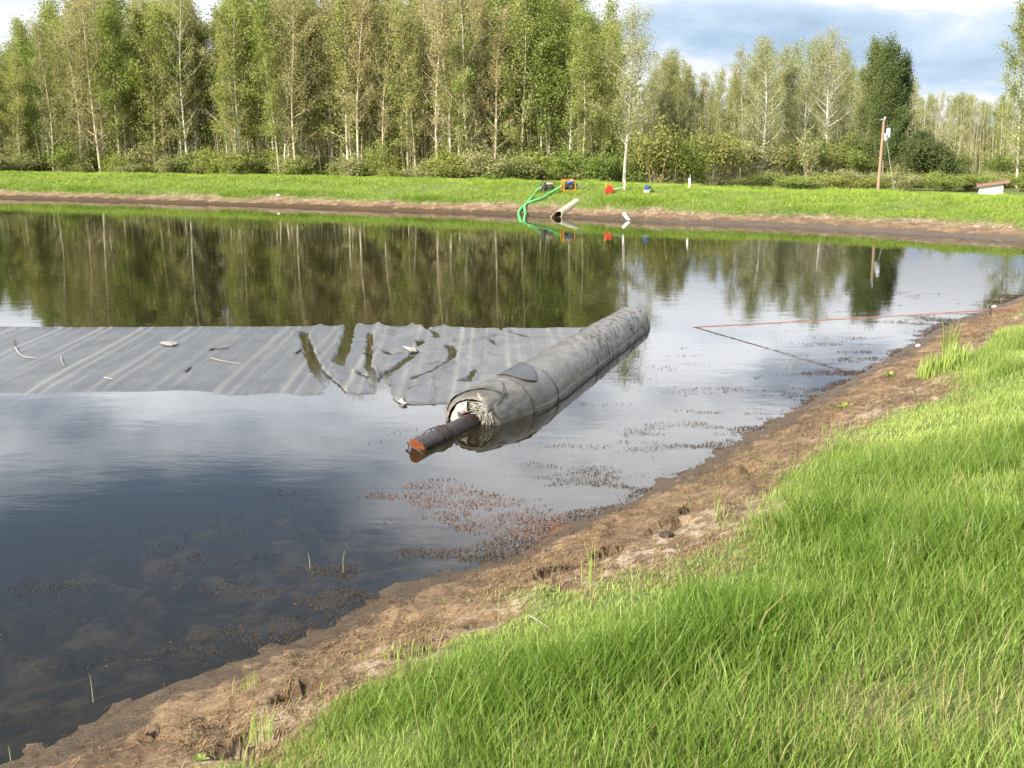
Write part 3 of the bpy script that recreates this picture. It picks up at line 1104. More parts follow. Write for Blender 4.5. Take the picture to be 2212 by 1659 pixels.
V_LEAFY = [make_tree(100 + i, n_leaf=7600, spread=random.uniform(.95, 1.3), base=random.uniform(.12, .26), leaf=(.065, .14), wob=random.uniform(.15, .4)) for i in range(6)]
V_SPARSE = [make_tree(200 + i, n_leaf=5600, spread=random.uniform(1.0, 1.3), base=random.uniform(.12, .28), leaf=(.05, .11), wob=random.uniform(.2, .45), clump=.20) for i in range(5)]
V_OPEN = [make_tree(300 + i, h=11.5, n_leaf=11000, spread=1.6, base=.24, up=.5, leaf=(.05, .10), r0=.12, nb=40, clump=.26) for i in range(2)]
V_DENSE = [make_tree(400 + i, h=11.0, n_leaf=16000, spread=1.45, base=.10, up=.55, leaf=(.08, .15), nb=44, clump=.30) for i in range(2)]
BARK = [(.48, .42, .29), (.42, .37, .25), (.52, .47, .36), (.36, .31, .20)]
GREEN = [(.20, .235, .055), (.225, .245, .065), (.17, .21, .048), (.24, .245, .075)]
TAN = [(.29, .255, .11), (.255, .24, .095), (.31, .265, .125), (.245, .245, .095)]
DARK = [(.045, .075, .024)]
GREY = [(.235, .24, .095), (.27, .26, .12), (.205, .225, .075)]


def plant_tree(variant, loc, h_to, h0, rz, lean, col, bark, wide=1.0, name='poplar_tree'):
    tm, cm = variant
    s = h_to / h0
    r = empty(name, loc)
    r.rotation_euler = (lean[0], lean[1], rz)
    r.scale = (s * wide, s * wide, s)
    t = link_mesh('trunk', tm, r); c = link_mesh('crown', cm, r)
    t.color = (*bark, 1); c.color = (*col, 1)
    return r


SKYL = np.array([(-200, 60), (0, 100), (30, 80), (60, 55), (120, 5), (200, -40), (380, -45), (448, -25), (460, 75), (474, 40), (520, -40), (700, -60), (900, -65), (1200, -45), (1285, -10),
                 (1325, 60), (1400, 120), (1430, 68), (1470, 125), (1545, 150), (1590, 92), (1640, 82), (1700, 95), (1770, 72), (1850, 95), (1900, 92), (1940, 108), (1962, 180), (1990, 195),
                 (2050, 200), (2115, 212), (2200, 190), (2400, 120)], float)


def top_height(px, depth):
    yp = np.interp(px, SKYL[:, 0], SKYL[:, 1])
    v = -(yp - CY) / F_PX
    # height of the sight line at that depth
    return CAM_H + depth * (-SP + v * CP) / (CP + v * SP)


ONES = 'zero one two three four five six seven eight nine ten eleven twelve thirteen fourteen fifteen sixteen seventeen eighteen nineteen'.split()
TENS = 'x x twenty thirty forty fifty sixty seventy eighty ninety'.split()


def across(px):
    """Where along the picture's width a thing stands, in words."""
    k = int(round(px / 22.12))
    if k < 0:
        return 'off the left edge'
    if k > 99:
        return 'off the right edge'
    w = ONES[k] if k < 20 else TENS[k // 10] + ('-' + ONES[k % 10] if k % 10 else '')
    return f'{w} percent across'


def stand(x0, x1, d0, d1, n, pick, label_of, group, hvar=(.80, 1.0), slope=0.0, leanx=0.0):
    for i in range(n):
        px = x0 + (x1 - x0) * ((i + random.random()) / n)
        q = random.random() ** 1.35
        d = d0 + (d1 - d0) * q + slope * (px - x0)
        p = depth_at(px, d)
        h = (top_height(px, d) - p[2]) * random.uniform(*hvar)
        kind, v, h0, col = pick(px, q)
        ly, wd = leanx + random.uniform(-.05, .05), random.uniform(.85, 1.2)
        o = plant_tree(v, (p[0], p[1], p[2] - .05), h, h0, random.uniform(0, 6.28),
                       (random.uniform(-.03, .03), ly), col, random.choice(BARK), wd)
        row0 = 'slim' if wd < .97 else ('broad' if wd > 1.09 else 'mid-width')
        row1 = 'leaning left' if ly < -.045 else ('leaning right' if ly > .015 else 'upright')
        row = 'front row' if q < .25 else ('second row' if q < .6 else 'deep inside')
        tag(o, f"{row0} {label_of[kind]}, {row1}, {row}, {across(px)}", 'tree', group)


def pick_left(px, q):
    if random.random() < .66:
        return 'green', random.choice(V_LEAFY), 13, random.choice(GREEN)
    return 'tan', random.choice(V_SPARSE), 13, random.choice(TAN)


def pick_mid(px, q):
    green = .30 + .65 * float(sstep(px, 980, 1120)) + .25 * (1 - float(sstep(px, 480, 640)))
    if random.random() < green:
        return 'green', random.choice(V_LEAFY), 13, random.choice(GREEN)
    return 'tan', random.choice(V_SPARSE), 13, random.choice(TAN)


def pick_right(px, q):
    if random.random() < .35:
        return 'green', random.choice(V_LEAFY), 13, random.choice(GREY + GREEN[:1])
    return 'tan', random.choice(V_SPARSE), 13, random.choice(GREY)


stand(-120, 456, 71, 88, 78, pick_left, {'green': 'leafy green poplar left of the gap', 'tan': 'thin tan poplar left of the gap'},
      'poplars left of the gap', leanx=-.035)
stand(478, 1320, 65.5, 84, 132, pick_mid, {'green': 'leafy green poplar of the middle wood', 'tan': 'tan budding poplar of the middle wood'},
      'poplars of the middle wood', slope=-.0075, leanx=-.03)
stand(1392, 1905, 80, 102, 58, pick_right, {'green': 'leafy poplar left of the pole', 'tan': 'grey-green thin poplar left of the pole'},
      'poplars left of the pole', hvar=(.74, 1.0))
stand(1945, 2330, 92, 120, 42, pick_right, {'green': 'distant green poplar right of the pole', 'tan': 'distant greyish poplar right of the pole'},
      'distant poplars right of the pole', hvar=(.82, 1.0))


def single(px, d, ytop, variant, h0, col, bark, label, wide=1.0, lean=(0, 0), rz=0.0, name='poplar_tree'):
    p = depth_at(px, d)
    v = -(ytop - CY) / F_PX
    h = CAM_H + d * (-SP + v * CP) / (CP + v * SP) - p[2]
    o = plant_tree(variant, (p[0], p[1], p[2] - .05), h, h0, rz, lean, col, bark, wide, name)
    tag(o, label, 'tree')
    return o


single(1347, 54, 26, V_OPEN[0], 11.5, (.25, .25, .10), (.34, .32, .25), 'open branched pale birch standing alone behind the red fuel can', 1.0, (0, .02), 1.0, 'birch_tree')
single(1645, 78, 92, V_OPEN[1], 11.5, (.25, .26, .12), (.52, .51, .46), 'white trunked birch at the wood edge left of the fence post gap', .95, (0, .01), 2.0, 'birch_tree')
single(1784, 78, 70, V_OPEN[0], 11.5, (.27, .26, .135), (.55, .54, .49), 'white trunked spreading birch left of the utility pole', .85, (0, 0), 4.0, 'birch_tree')
single(1736, 79, 95, V_OPEN[1], 11.5, (.24, .25, .105), (.44, .42, .36), 'grey trunked birch just left of the whitest spreading birch', .8, (0, -.01), 5.2, 'birch_tree')
single(1700, 80, 100, V_SPARSE[1], 13, (.19, .20, .09), (.62, .60, .52), 'slim forked pale poplar between two white trunked birches', 1.0, (0, .02), 3.0)
single(1905, 74, 92, V_DENSE[0], 11, (.105, .125, .042), (.24, .21, .16), 'tall dense dark green poplar directly behind the utility pole', .82, (0, 0), 1.0)
single(1942, 76, 128, V_DENSE[1], 11, (.062, .088, .032), (.20, .18, .14), 'darkest dense poplar rising right of the utility pole', .72, (0, 0), 2.2)  # shaded right half of the dark tree put into this darker crown colour
single(1866, 77, 98, V_DENSE[1], 11, (.15, .165, .06), (.34, .30, .22), 'full grey-green poplar merging into the left of the dark pair', .75, (0, -.01), 4.4)  # sunlit left side of the dark group put into this lighter crown colour
single(1924, 79, 150, V_DENSE[0], 11, (.07, .095, .034), (.22, .20, .15), 'dark poplar filling the space between the two dark ones', .7, (0, .01), 5.6)
single(2003, 72, 282, V_DENSE[0], 11, (.07, .092, .036), (.20, .18, .14), 'low dark bushy tree leaning right beside the utility pole', 1.75, (0, .22), 3.3)
single(2196, 60, 12, V_LEAFY[3], 13, (.20, .225, .07), (.46, .42, .32), 'airy leaning poplar cut off by the right edge of the picture', 1.0, (0, -.10), 0.4)
single(2262, 58, -30, V_LEAFY[2], 13, (.15, .19, .055), (.5, .46, .36), 'taller green poplar just beyond the right edge', 1.1, (0, -.06), 1.4)
single(521, 66, -20, V_LEAFY[1], 13, GREEN[1], (.62, .60, .50), 'green poplar with leaning white trunk just right of the skyline gap', 1.0, (0, -.09), 2.0)
single(408, 71, -40, V_SPARSE[2], 13, TAN[1], (.66, .63, .55), 'pale straight trunked poplar standing before the dark gap', .95, (0, -.005), 0.7)
single(386, 72, -36, V_SPARSE[0], 13, TAN[0], (.60, .56, .46), 'pale leaning poplar beside the straight trunk before the dark gap', .95, (0, -.06), 3.7)

# ------------------------------------------------------------------ shrubs under the trees
def make_shrub(seed, n_leaf=2300, w=1.15, h=2.0):
    rnd = random.Random(seed)
    mb = MB(); segs = []
    for i in range(16):
        a = rnd.uniform(0, 6.28); rr = rnd.uniform(.15, 1) * w * .85
        hh = h * rnd.uniform(.55, 1.0) * (1 - .35 * (rr / w) ** 2)
        p0 = Vector((math.cos(a) * .12 * w, math.sin(a) * .12 * w, 0)); p2 = Vector((math.cos(a) * rr, math.sin(a) * rr, hh))
        p1 = p0.lerp(p2, .5) + Vector((0, 0, .18 * hh))
        mb.tube([p0, p1, p2], [.016, .010, .004], 3, cap=False)
        segs += [(p0, p1, .25), (p1, p2, 1)]
        for s in range(3):
            e = p1.lerp(p2, rnd.random()) ; f = e + Vector((rnd.uniform(-.4, .4), rnd.uniform(-.4, .4), rnd.uniform(.0, .4)))
            mb.tube([e, f], [.006, .002], 3, cap=False)
            segs.append((e, f, .9))
    A = np.array([s[0] for s in segs]); B = np.array([s[1] for s in segs])
    wg = np.array([s[2] * rnd.choice((.4, 1, 1.6)) for s in segs])
    pk = RNG.choice(len(segs), n_leaf, p=wg / wg.sum())
    u = RNG.random(n_leaf)[:, None]
    P = A[pk] * (1 - u) + B[pk] * u + RNG.normal(0, .17, (n_leaf, 3))
    P[:, 2] = np.abs(P[:, 2])
    fm = leaf_mesh('foliage', P, RNG.uniform(.055, .115, n_leaf), np.clip(.5 * RNG.random(len(segs))[pk] + .5 * RNG.random(n_leaf), 0, 1))
    tmp = mb.build('stems', M['bark'])
    sm = tmp.data
    bpy.data.objects.remove(tmp)
    return fm, sm


SHR = [make_shrub(500 + i, w=random.uniform(1.0, 1.4), h=random.uniform(1.6, 2.4)) for i in range(5)]


def shrubs(x0, x1, d0, d1, n, cols, label, group, hh=(.8, 1.35), ww=(.9, 1.5), slope=0.0):
    for i in range(n):
        px = x0 + (x1 - x0) * ((i + random.random()) / n)
        p = depth_at(px, random.uniform(d0, d1) + slope * (px - x0))
        fm, sm = random.choice(SHR)
        o = empty('shrub', (p[0], p[1], p[2] - .03), random.uniform(0, 6.28))
        a = random.uniform(*ww)
        o.scale = (a, a, random.uniform(*hh))
        f = link_mesh('foliage', fm, o); s = link_mesh('stems', sm, o)
        f.color = (*random.choice(cols), 1); s.color = (.26, .20, .14, 1)
        tag(o, f"{'wide' if a > (ww[0] + ww[1]) / 2 else 'narrow'} {label}, {across(px)} the picture", 'shrub', group)


shrubs(-100, 470, 69, 74, 44, GREY + GREEN[1:3], 'low willowy shrub left of the gap', 'shrubs left of the gap', (.5, 1.2), (.8, 1.6))
shrubs(455, 1290, 64.5, 70, 66, GREY + GREEN[:3], 'low leafy shrub under the middle wood', 'shrubs under the middle wood', (.45, 1.15), (.8, 1.6), -.0085)
shrubs(1285, 1560, 57, 70, 16, [(.18, .21, .05), (.20, .21, .065), (.14, .175, .045)], 'large rounded shrub around the lone birch', 'shrubs round the birch', (1.0, 1.75))
shrubs(1560, 1900, 74, 84, 22, GREY + [(.125, .17, .042), (.15, .19, .05)], 'dark leafy shrub left of the pole', 'shrubs left of the pole', (.9, 1.6))
shrubs(1905, 2330, 72, 108, 22, GREY + [(.14, .18, .05)], 'scrubby bush right of the pole', 'scrub right of the pole', (.6, 1.0))
shrubs(1965, 2040, 66, 71, 7, [(.075, .10, .036), (.09, .11, .04)], 'dark bush in the clump right of the pole', 'dark bushes right of the pole', (.9, 1.5), (.8, 1.2))
shrubs(1570, 2330, 57, 65, 44, GREY + GREEN[:2], 'low scrubby bush just behind the far dike', 'low scrub behind the dike', (.32, .52), (.8, 1.3))


def undergrowth():
    """Saplings, stems and brush that fill the wood between its trunks."""
    n = 170000
    px = RNG.uniform(-200, 2400, n)
    d0 = np.interp(px, [-200, 470, 480, 1330, 1390, 1900, 1950, 2400], [72, 71, 66.5, 60, 80, 80, 84, 90])
    d = d0 + RNG.uniform(0, 16, n)
    X = (px - CX) / F_PX * (d * CP + .6)
    tall = np.interp(px, [-200, 0, 130, 455, 465, 480, 1320, 1400, 1900, 1960, 2400], [5, 6, 8, 8, 3, 8, 8, 6, 6, 4, 4])
    Z = .3 + RNG.random(n) ** 1.5 * tall * (.35 + .75 * vnoise(X * .9, d * .5, 137))
    P = np.stack([X, d, Z], -1)
    me = leaf_mesh('undergrowth', P, RNG.uniform(.05, .105, n), np.clip(.5 * vnoise(X * 1.5, Z * 1.5, 139) + .5 * RNG.random(n), 0, 1))
    o = link_mesh('undergrowth', me)
    o.color = (.25, .245, .085, 1)
    tag(o, 'fine brushwood leaves filling the wood between its trunks', 'undergrowth', kind='stuff')
    m = 2600
    px = RNG.uniform(-150, 2380, m)
    d = np.interp(px, [-200, 470, 480, 1330, 1390, 1900, 1950, 2400], [72, 71, 66.5, 60, 80, 80, 86, 92]) + RNG.uniform(0, 15, m)
    X = (px - CX) / F_PX * (d * CP + .6)
    h = RNG.uniform(2.0, 7.0, m); lx = RNG.normal(-.03, .05, m); r = RNG.uniform(.012, .034, m)
    b = np.stack([X, d, np.full(m, .2)], -1); t = b + np.stack([lx * h, RNG.normal(0, .04, m) * h, h], -1)
    V = []
    for p_, k in ((b, 1.0), (t, .35)):
        for a in (0, 2.094, 4.189):
            V.append(p_ + np.stack([np.cos(a) * r * k, np.sin(a) * r * k, np.zeros(m)], -1))
    V = np.stack(V, 1).reshape(-1, 3)
    base = (np.arange(m) * 6)[:, None]
    fl = np.concatenate([base + np.array([[0, 1, 4, 3]]), base + np.array([[1, 2, 5, 4]]), base + np.array([[2, 0, 3, 5]])], 1)
    o = link_mesh('thin_stems', mesh_np('thin_stems', V, fl, np.full(3 * m, 4), [M['bark']], False))
    o.color = (.50, .44, .30, 1)
    tag(o, 'countless thin pale sapling stems standing inside the wood', 'stems', kind='stuff')


undergrowth()


def distant_wood():
    """The wood goes on behind the trunks one can tell apart."""
    n = 120000
    ang = RNG.uniform(-560, 2900, n)
    lo = np.where(ang > 1380, 108, 92)
    d = lo + RNG.uniform(0, 26, n) + np.where(ang > 1950, 16, 0)
    X = (ang - CX) / F_PX * d
    ymax = np.interp(ang, SKYL[:, 0], SKYL[:, 1]) + 75
    ymax = np.where(np.abs(ang - 462) < 16, 150, ymax)
    v = -(ymax - CY) / F_PX
    top = CAM_H + d * (-SP + v * CP) / (CP + v * SP)
    top = top * (.72 + .4 * vnoise(X * .35, d * .2, 131))
    Z = .4 + RNG.random(n) ** 1.5 * np.maximum(top - .4, 1.2)
    P = np.stack([X, d, Z], -1) + RNG.normal(0, .25, (n, 3))
    me = leaf_mesh('distant_wood', P, RNG.uniform(.22, .42, n), np.clip(.6 * vnoise(X * .8, Z * .8, 133) + .4 * RNG.random(n), 0, 1))
    o = link_mesh('distant_wood', me)
    o.color = (.24, .235, .095, 1)
    tag(o, 'solid mass of green woodland behind the nearer trees', 'woodland', kind='stuff')


distant_wood()

# ------------------------------------------------------------------ floating cover
ROLL_A = at(1201, 868); ROLL_B = at(1409, 705)
RD = (ROLL_B - ROLL_A) / np.linalg.norm(ROLL_B - ROLL_A)
RN = np.array((-RD[1], RD[0], 0.0))
UP = np.array((0, 0, 1.0))
R0, Z0 = .39, .005
T_NEAR, T_FAR = -1.27, 5.72


def roll_c(t):
    t = np.asarray(t, float)
    rr = np.interp(t, [-1.3, 0, 3, 5.8], [.405, .40, .375, .345])
    off = np.sqrt(np.maximum(rr * rr - Z0 * Z0, 0)) + .20 * sstep(-t, .15, 1.35)
    return ROLL_A[None, :] + RD[None, :] * t[:, None] + RN[None, :] * off[:, None] + UP[None, :] * Z0


def roll_r(t):
    return np.interp(t, [-1.3, -1.05, -.75, -.3, 0, 3, 5.8], [.325, .362, .392, .40, .40, .370, .335])


CREASE = [  # photo polyline, half width, depth
    ([(655, 722), (662, 742), (672, 772), (690, 806), (728, 842), (740, 860)], .055, .16),
    ([(757, 706), (750, 730), (740, 762), (728, 792)], .060, .12),
    ([(801, 722), (798, 760), (797, 790), (812, 822), (826, 842)], .034, .16),
    ([(780, 812), (800, 820), (820, 838), (832, 862)], .04, .12),
    ([(902, 762), (878, 784), (846, 806), (824, 826)], .050, .15),
    ([(905, 704), (938, 720), (944, 731)], .034, .10),
    ([(908, 737), (912, 750)], .05, .07),
    ([(970, 748), (980, 761), (974, 782), (944, 803), (897, 820)], .042, .12),
    ([(1026, 801), (1020, 815), (1012, 828)], .022, .09),
    ([(1068, 707), (1105, 720), (1144, 730)], .018, .07),
    ([(998, 824), (1024, 816)], .04, .05),
    ([(826, 822), (830, 850), (842, 872)], .05, .10),
    ([(828, 760), (850, 768), (866, 766)], .030, .06),
    ([(1060, 737), (1072, 748)], .02, .04), ([(890, 842), (902, 838)], .025, .04), ([(930, 790), (950, 784)], .02, .035)]
RIDGE = [  # photo polyline, half width, height
    ([(698, 702), (686, 716), (672, 734), (680, 762), (692, 790), (716, 818), (744, 842)], .05, .055),
    ([(640, 722), (655, 728), (662, 745)], .06, .05), ([(652, 735), (648, 760)], .06, .045),
    ([(770, 712), (786, 706), (812, 700), (820, 706)], .07, .07), ([(820, 700), (812, 716), (806, 745), (804, 790), (822, 824)], .045, .06),
    ([(716, 795), (740, 806), (775, 812), (810, 826)], .06, .075), ([(745, 705), (735, 740), (722, 775)], .05, .05),
    ([(832, 722), (858, 726), (880, 716), (905, 700)], .045, .075), ([(838, 824), (866, 806), (892, 790), (906, 768), (915, 752)], .035, .065),
    ([(995, 752), (1006, 744), (1023, 744), (1055, 733), (1072, 728)], .035, .07), ([(1064, 750), (1053, 763), (1046, 790), (1034, 806), (1028, 824)], .03, .055),
    ([(985, 745), (988, 770), (976, 795), (940, 812), (905, 826)], .03, .05), ([(935, 822), (918, 838), (895, 852), (878, 864)], .03, .055),
    ([(932, 824), (933, 850), (936, 868)], .022, .045), ([(945, 812), (975, 796), (1000, 778), (1012, 772)], .05, .04),
    ([(900, 706), (925, 716), (936, 726)], .03, .05), ([(958, 706), (962, 726), (985, 742)], .04, .045)]


def poly_dist(x, y, px):
    Q = np.array([at(a, b)[:2] for a, b in px])
    d2 = np.full(x.shape, 1e9)
    for i in range(len(Q) - 1):
        ax, ay = Q[i]; ex, ey = Q[i + 1] - Q[i]
        t = np.clip(((x - ax) * ex + (y - ay) * ey) / (ex * ex + ey * ey), 0, 1)
        d2 = np.minimum(d2, (x - ax - t * ex) ** 2 + (y - ay - t * ey) ** 2)
    return np.sqrt(d2)


FRONT_X = [-16, -6.6, -4.5, -3.2, -2.6, -2.2, -1.75, -1.55, -1.44, -1.3, -1.1, -.7, .2, 1]
FRONT_Y = [13.6, 13.42, 13.28, 13.15, 13.0, 12.95, 12.98, 12.9, 12.62, 12.42, 12.36, 12.42, 12.45, 12.5]


def sheet_z(x, y, want_seam=False):
    wx = x + (fbm(x * .5, y * .35, 3, 141) - .5) * .07 + (y - 15) * .018 + .5 * (fbm(x * .35, y * .08, 2, 142) - .5)
    k = np.mod(wx + .18, .76)
    s1 = np.exp(-((k - .20) / .035) ** 2); s2 = np.exp(-((k - .38) / .028) ** 2) + .5 * np.exp(-((k - .62) / .02) ** 2)
    fade = .15 + .85 * vnoise(np.floor((wx + .18) / .76) * 1.7, y * .35, 143)
    seam = np.clip(s1 + .75 * s2, 0, 1) * fade
    wr = sstep(x, -2.9, -2.35)
    z = .018 + (.009 * s1 + .006 * s2) * fade * (1 - .55 * wr) + (fbm(x * .9, y * .7, 3, 147) - .5) * .028
    z = z + wr * (fbm(x * 3.4, y * 2.6, 4, 151) - .45) * .045
    xw = x + (fbm(x * 7, y * 7, 3, 153) - .5) * .07
    yw = y + (fbm(x * 7, y * 7, 3, 157) - .5) * .07
    for px, w, h in RIDGE:
        d = poly_dist(xw, yw, px)
        z = z + .45 * h * np.exp(-(d / (w * .7)) ** 2) + .5 * h * np.exp(-(d / (w * 2.6)) ** 2)
    for px, w, h in CREASE:
        d = poly_dist(xw, yw, px)
        z = z - h * (1 - sstep(d, w * 1.05, w * 1.75)) - .01 * np.exp(-(d / (w * 2.2)) ** 2)
    yf = np.interp(x, FRONT_X, FRONT_Y) + (fbm(x * 1.2, y * 0 + 3, 3, 161) - .5) * .12
    out = np.maximum(0, yf - y)
    slope = np.interp(x, [-3.3, -2.4, -1.5], [.055, .11, .8])
    z = z - slope * out
    yb = 17.68 + (fbm(x * 1.1, x * 0, 3, 163) - .5) * .16 - .035 * np.maximum(0, x + 2) - .0 * x
    z = z - 1.6 * np.maximum(0, y - yb + .05) ** 1.0 * (y > yb - .05)
    z = z + .02 * np.exp(-((y - yb + .12) / .06) ** 2)
    # where it climbs onto the roll
    cx = ROLL_A[0] + RD[0] / RD[1] * (y - ROLL_A[1])
    lat = (cx - x)
    z = z + .05 * np.exp(-((lat - .62) / .16) ** 2) * (1 - sstep(y, 16.9, 17.5))
    if want_seam:
        return z, seam, yf, yb, lat
    return z


def build_sheet():
    xs = np.concatenate([np.arange(-15.5, -8, .09), np.arange(-8, -3.2, .045), np.arange(-3.2, 2.2, .026)])
    ys = np.arange(11.7, 17.95, .03)
    X, Y = np.meshgrid(xs, ys)
    Z, seam, yf, yb, lat = sheet_z(X, Y, True)
    ny, nx = X.shape
    i = np.arange(ny * nx).reshape(ny, nx)
    q = np.stack([i[:-1, :-1], i[:-1, 1:], i[1:, 1:], i[1:, :-1]], -1).reshape(-1, 4)
    ok = (lat > .30) & (Z > -.34) & (Y < yb + .12)
    okq = ok.ravel()[q].all(1)
    q = q[okq]
    used = np.unique(q)
    remap = np.full(ny * nx, -1); remap[used] = np.arange(len(used))
    V = np.stack([X, Y, Z], -1).reshape(-1, 3)[used]
    me = mesh_np('floating_cover', V, remap[q], np.full(len(q), 4), [M['sheet']], True, {'seam': seam.ravel()[used]})
    o = link_mesh('floating_cover', me)
    so = o.modifiers.new('thickness', 'SOLIDIFY'); so.thickness = .006; so.offset = -1
    tag(o, 'grey membrane cover floating flat on the pond, crumpled beside the roll', 'pond cover')


def wound_mat():
    m, N, out = new_mat('wound_end')
    tc = N.n('ShaderNodeTexCoord').outputs['Object']
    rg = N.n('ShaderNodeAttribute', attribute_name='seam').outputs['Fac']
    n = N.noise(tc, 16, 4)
    c = N.mix(rg, (.035, .030, .024), N.mix(n, (.22, .20, .17), (.42, .39, .33)))  # shade in the gaps between wound layers is put into the colour
    b = N.n('ShaderNodeBsdfPrincipled', {'Base Color': c, 'Roughness': .6})
    N.link(b.outputs[0], out.inputs['Surface'])
    return m


M['wound'] = wound_mat()
M['roll_seam'] = plain('roll_seam', (.19, .175, .15), .6, .2, 20)
build_sheet()


def roll_pt(t, th, dr=0.0):
    t = np.asarray(t, float); th = np.asarray(th, float)
    r = roll_surface(t, th) + dr
    return roll_c(t) + (np.cos(th) * r)[:, None] * RN[None, :] + (np.sin(th) * r)[:, None] * UP[None, :]


RINGS = [(-.62, .020, .012), (.02, .014, .008), (2.55, .018, .010), (2.95, .016, .008), (3.95, .02, .012), (4.35, .016, .008), (1.9, .014, .005)]


def roll_surface(t, th):
    r = roll_r(t)
    r = r + (fbm(t * 1.1, th * .8 + 4, 3, 171) - .5) * .030
    # diagonal drag wrinkles, stronger towards the far end
    w = np.abs(fbm(t * 5.0 + th * 2.3, th * 1.1 - t * .7, 3, 175) - .5)
    r = r - .020 * np.exp(-(w / .035) ** 2) * (.35 + .65 * sstep(t, .8, 2.6))
    r = r + (fbm(t * 9, th * 5, 2, 179) - .5) * .006
    for tc, wd, dp in RINGS:
        tcw = tc + (vnoise(th * 1.3, th * 0 + tc, 181) - .5) * .12 + .05 * np.sin(th)
        r = r - dp * np.exp(-((t - tcw) / wd) ** 2)
    r = r - .05 * sstep(-t, 1.19, 1.275) ** 2
    r = r * np.sqrt(np.clip(1 - np.clip((t - (T_FAR - .26)) / .27, 0, 1) ** 2.6, .002, 1))
    return r


def build_roll():
    root = empty('membrane_roll', tuple(ROLL_A + RN * R0))
    o0 = np.array(root.location)
    nt, na = 300, 88
    ts = np.linspace(T_NEAR, T_FAR, nt); th = np.linspace(0, 2 * np.pi, na, endpoint=False)
    T, TH = np.meshgrid(ts, th, indexing='ij')
    P = roll_pt(T.ravel(), TH.ravel()) - o0
    i = np.arange(nt * na).reshape(nt, na)
    j = np.roll(i, -1, 1)
    q = np.stack([i[:-1], j[:-1], j[1:], i[1:]], -1).reshape(-1, 4)
    seam = np.zeros(nt * na)
    me = mesh_np('wrap', P, q, np.full(len(q), 4), [M['roll']], True, {'seam': seam})
    link_mesh('wrap', me, root)
    # pleated end gathered in towards the log
    na2, nr = 150, 9
    a = np.linspace(R(-25), R(78), na2)
    V = []
    for k in range(nr):
        f = k / (nr - 1)
        t = T_NEAR + .05 - .085 * math.sin(f * 2.2)
        rr = (.262 * (1 - f) + .125 * f)
        pl = (fbm(a * 2.6 + f * 1.4, a * 0 + f * .8, 3, 191) - .5) * .13 * (.35 + .65 * math.sin(math.pi * min(1, f + .15)))
        tt = t + (fbm(a * 3.3 + 7, a * 0 + f * 1.3, 3, 193) - .5) * .15 * f
        r_ = rr + pl * .6
        c = roll_c(tt)
        V.append(c + (np.cos(a) * r_)[:, None] * RN + (np.sin(a) * r_)[:, None] * UP - o0)
    V = np.stack(V, 0).reshape(-1, 3)
    i = np.arange(nr * na2).reshape(nr, na2)
    q = np.stack([i[:-1, :-1], i[:-1, 1:], i[1:, 1:], i[1:, :-1]], -1).reshape(-1, 4)
    me = mesh_np('pleated_end', V, q, np.full(len(q), 4), [M['inner']], True, {'seam': np.zeros(len(V))})
    pe = link_mesh('pleated_end', me, root)
    s = pe.modifiers.new('thickness', 'SOLIDIFY'); s.thickness = .006
    # wound layers of the end face, folded unevenly round the log
    nr2, na3 = 46, 170
    rr_, aa_ = np.meshgrid(np.linspace(0, 1, nr2), np.linspace(0, 2 * np.pi, na3, endpoint=False), indexing='ij')
    rad = .255 * (1 - rr_) + .092 * rr_
    wob = fbm(np.cos(aa_) * 1.7 + 5, np.sin(aa_) * 1.7 + rr_ * 1.5, 3, 195)
    ph_ = rr_ * 7.5 + aa_ / (2 * np.pi) + (wob - .5) * 4.2
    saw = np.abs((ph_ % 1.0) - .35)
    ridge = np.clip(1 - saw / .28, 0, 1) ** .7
    crump = fbm(np.cos(aa_) * 6 + rr_ * 9, np.sin(aa_) * 6 - rr_ * 5, 3, 197) - .5
    tt_ = T_NEAR + .075 - .075 * ridge * (.5 + wob) + .045 * crump - .035 * np.sin(np.pi * rr_)
    Pc = roll_c(tt_.ravel()) + (np.cos(aa_) * rad).ravel()[:, None] * RN + (np.sin(aa_) * rad).ravel()[:, None] * UP - o0
    i = np.arange(nr2 * na3).reshape(nr2, na3); j = np.roll(i, -1, 1)
    q = np.stack([i[:-1], i[1:], j[1:], j[:-1]], -1).reshape(-1, 4)
    me = mesh_np('wound_end', Pc, q, np.full(len(q), 4), [M['wound']], True, {'seam': ridge.ravel()})
    link_mesh('wound_end', me, root)
    # loose edges of the rolled layers
    for k in range(7):
        r_ = .262 - .023 * k
        a0, sp = random.uniform(1.2, 3.4), random.uniform(1.7, 3.6)
        if k < 4:
            a0, sp = random.uniform(1.3, 2.0), random.uniform(1.9, 2.6)
        n = 46
        a = np.linspace(a0, a0 + sp, n)
        wob = (fbm(a * 2.2 + k * 3, a * 0 + k, 3, 201) - .5) * .035
        edge = T_NEAR - .005 + .004 * k + (fbm(a * 2.7 + k * 5, a * 0 + k, 3, 203) - .5) * .11
        rows = []
        for f in (0, .5, 1):
            tt = edge + f * .22
            rr = r_ + wob * (1 - .5 * f) - .010 * f
            rows.append(roll_c(tt) + (np.cos(a) * rr)[:, None] * RN + (np.sin(a) * rr)[:, None] * UP - o0)
        V = np.stack(rows, 0).reshape(-1, 3)
        i = np.arange(3 * n).reshape(3, n)
        q = np.stack([i[:-1, :-1], i[:-1, 1:], i[1:, 1:], i[1:, :-1]], -1).reshape(-1, 4)
        me = mesh_np('rolled_layer', V, q, np.full(len(q), 4), [M['inner']], True, {'seam': np.zeros(len(V))})
        ob = link_mesh('rolled_layer', me, root)
        s = ob.modifiers.new('thickness', 'SOLIDIFY'); s.thickness = .005
    ca = np.linspace(0, 2 * np.pi, 30, endpoint=False)
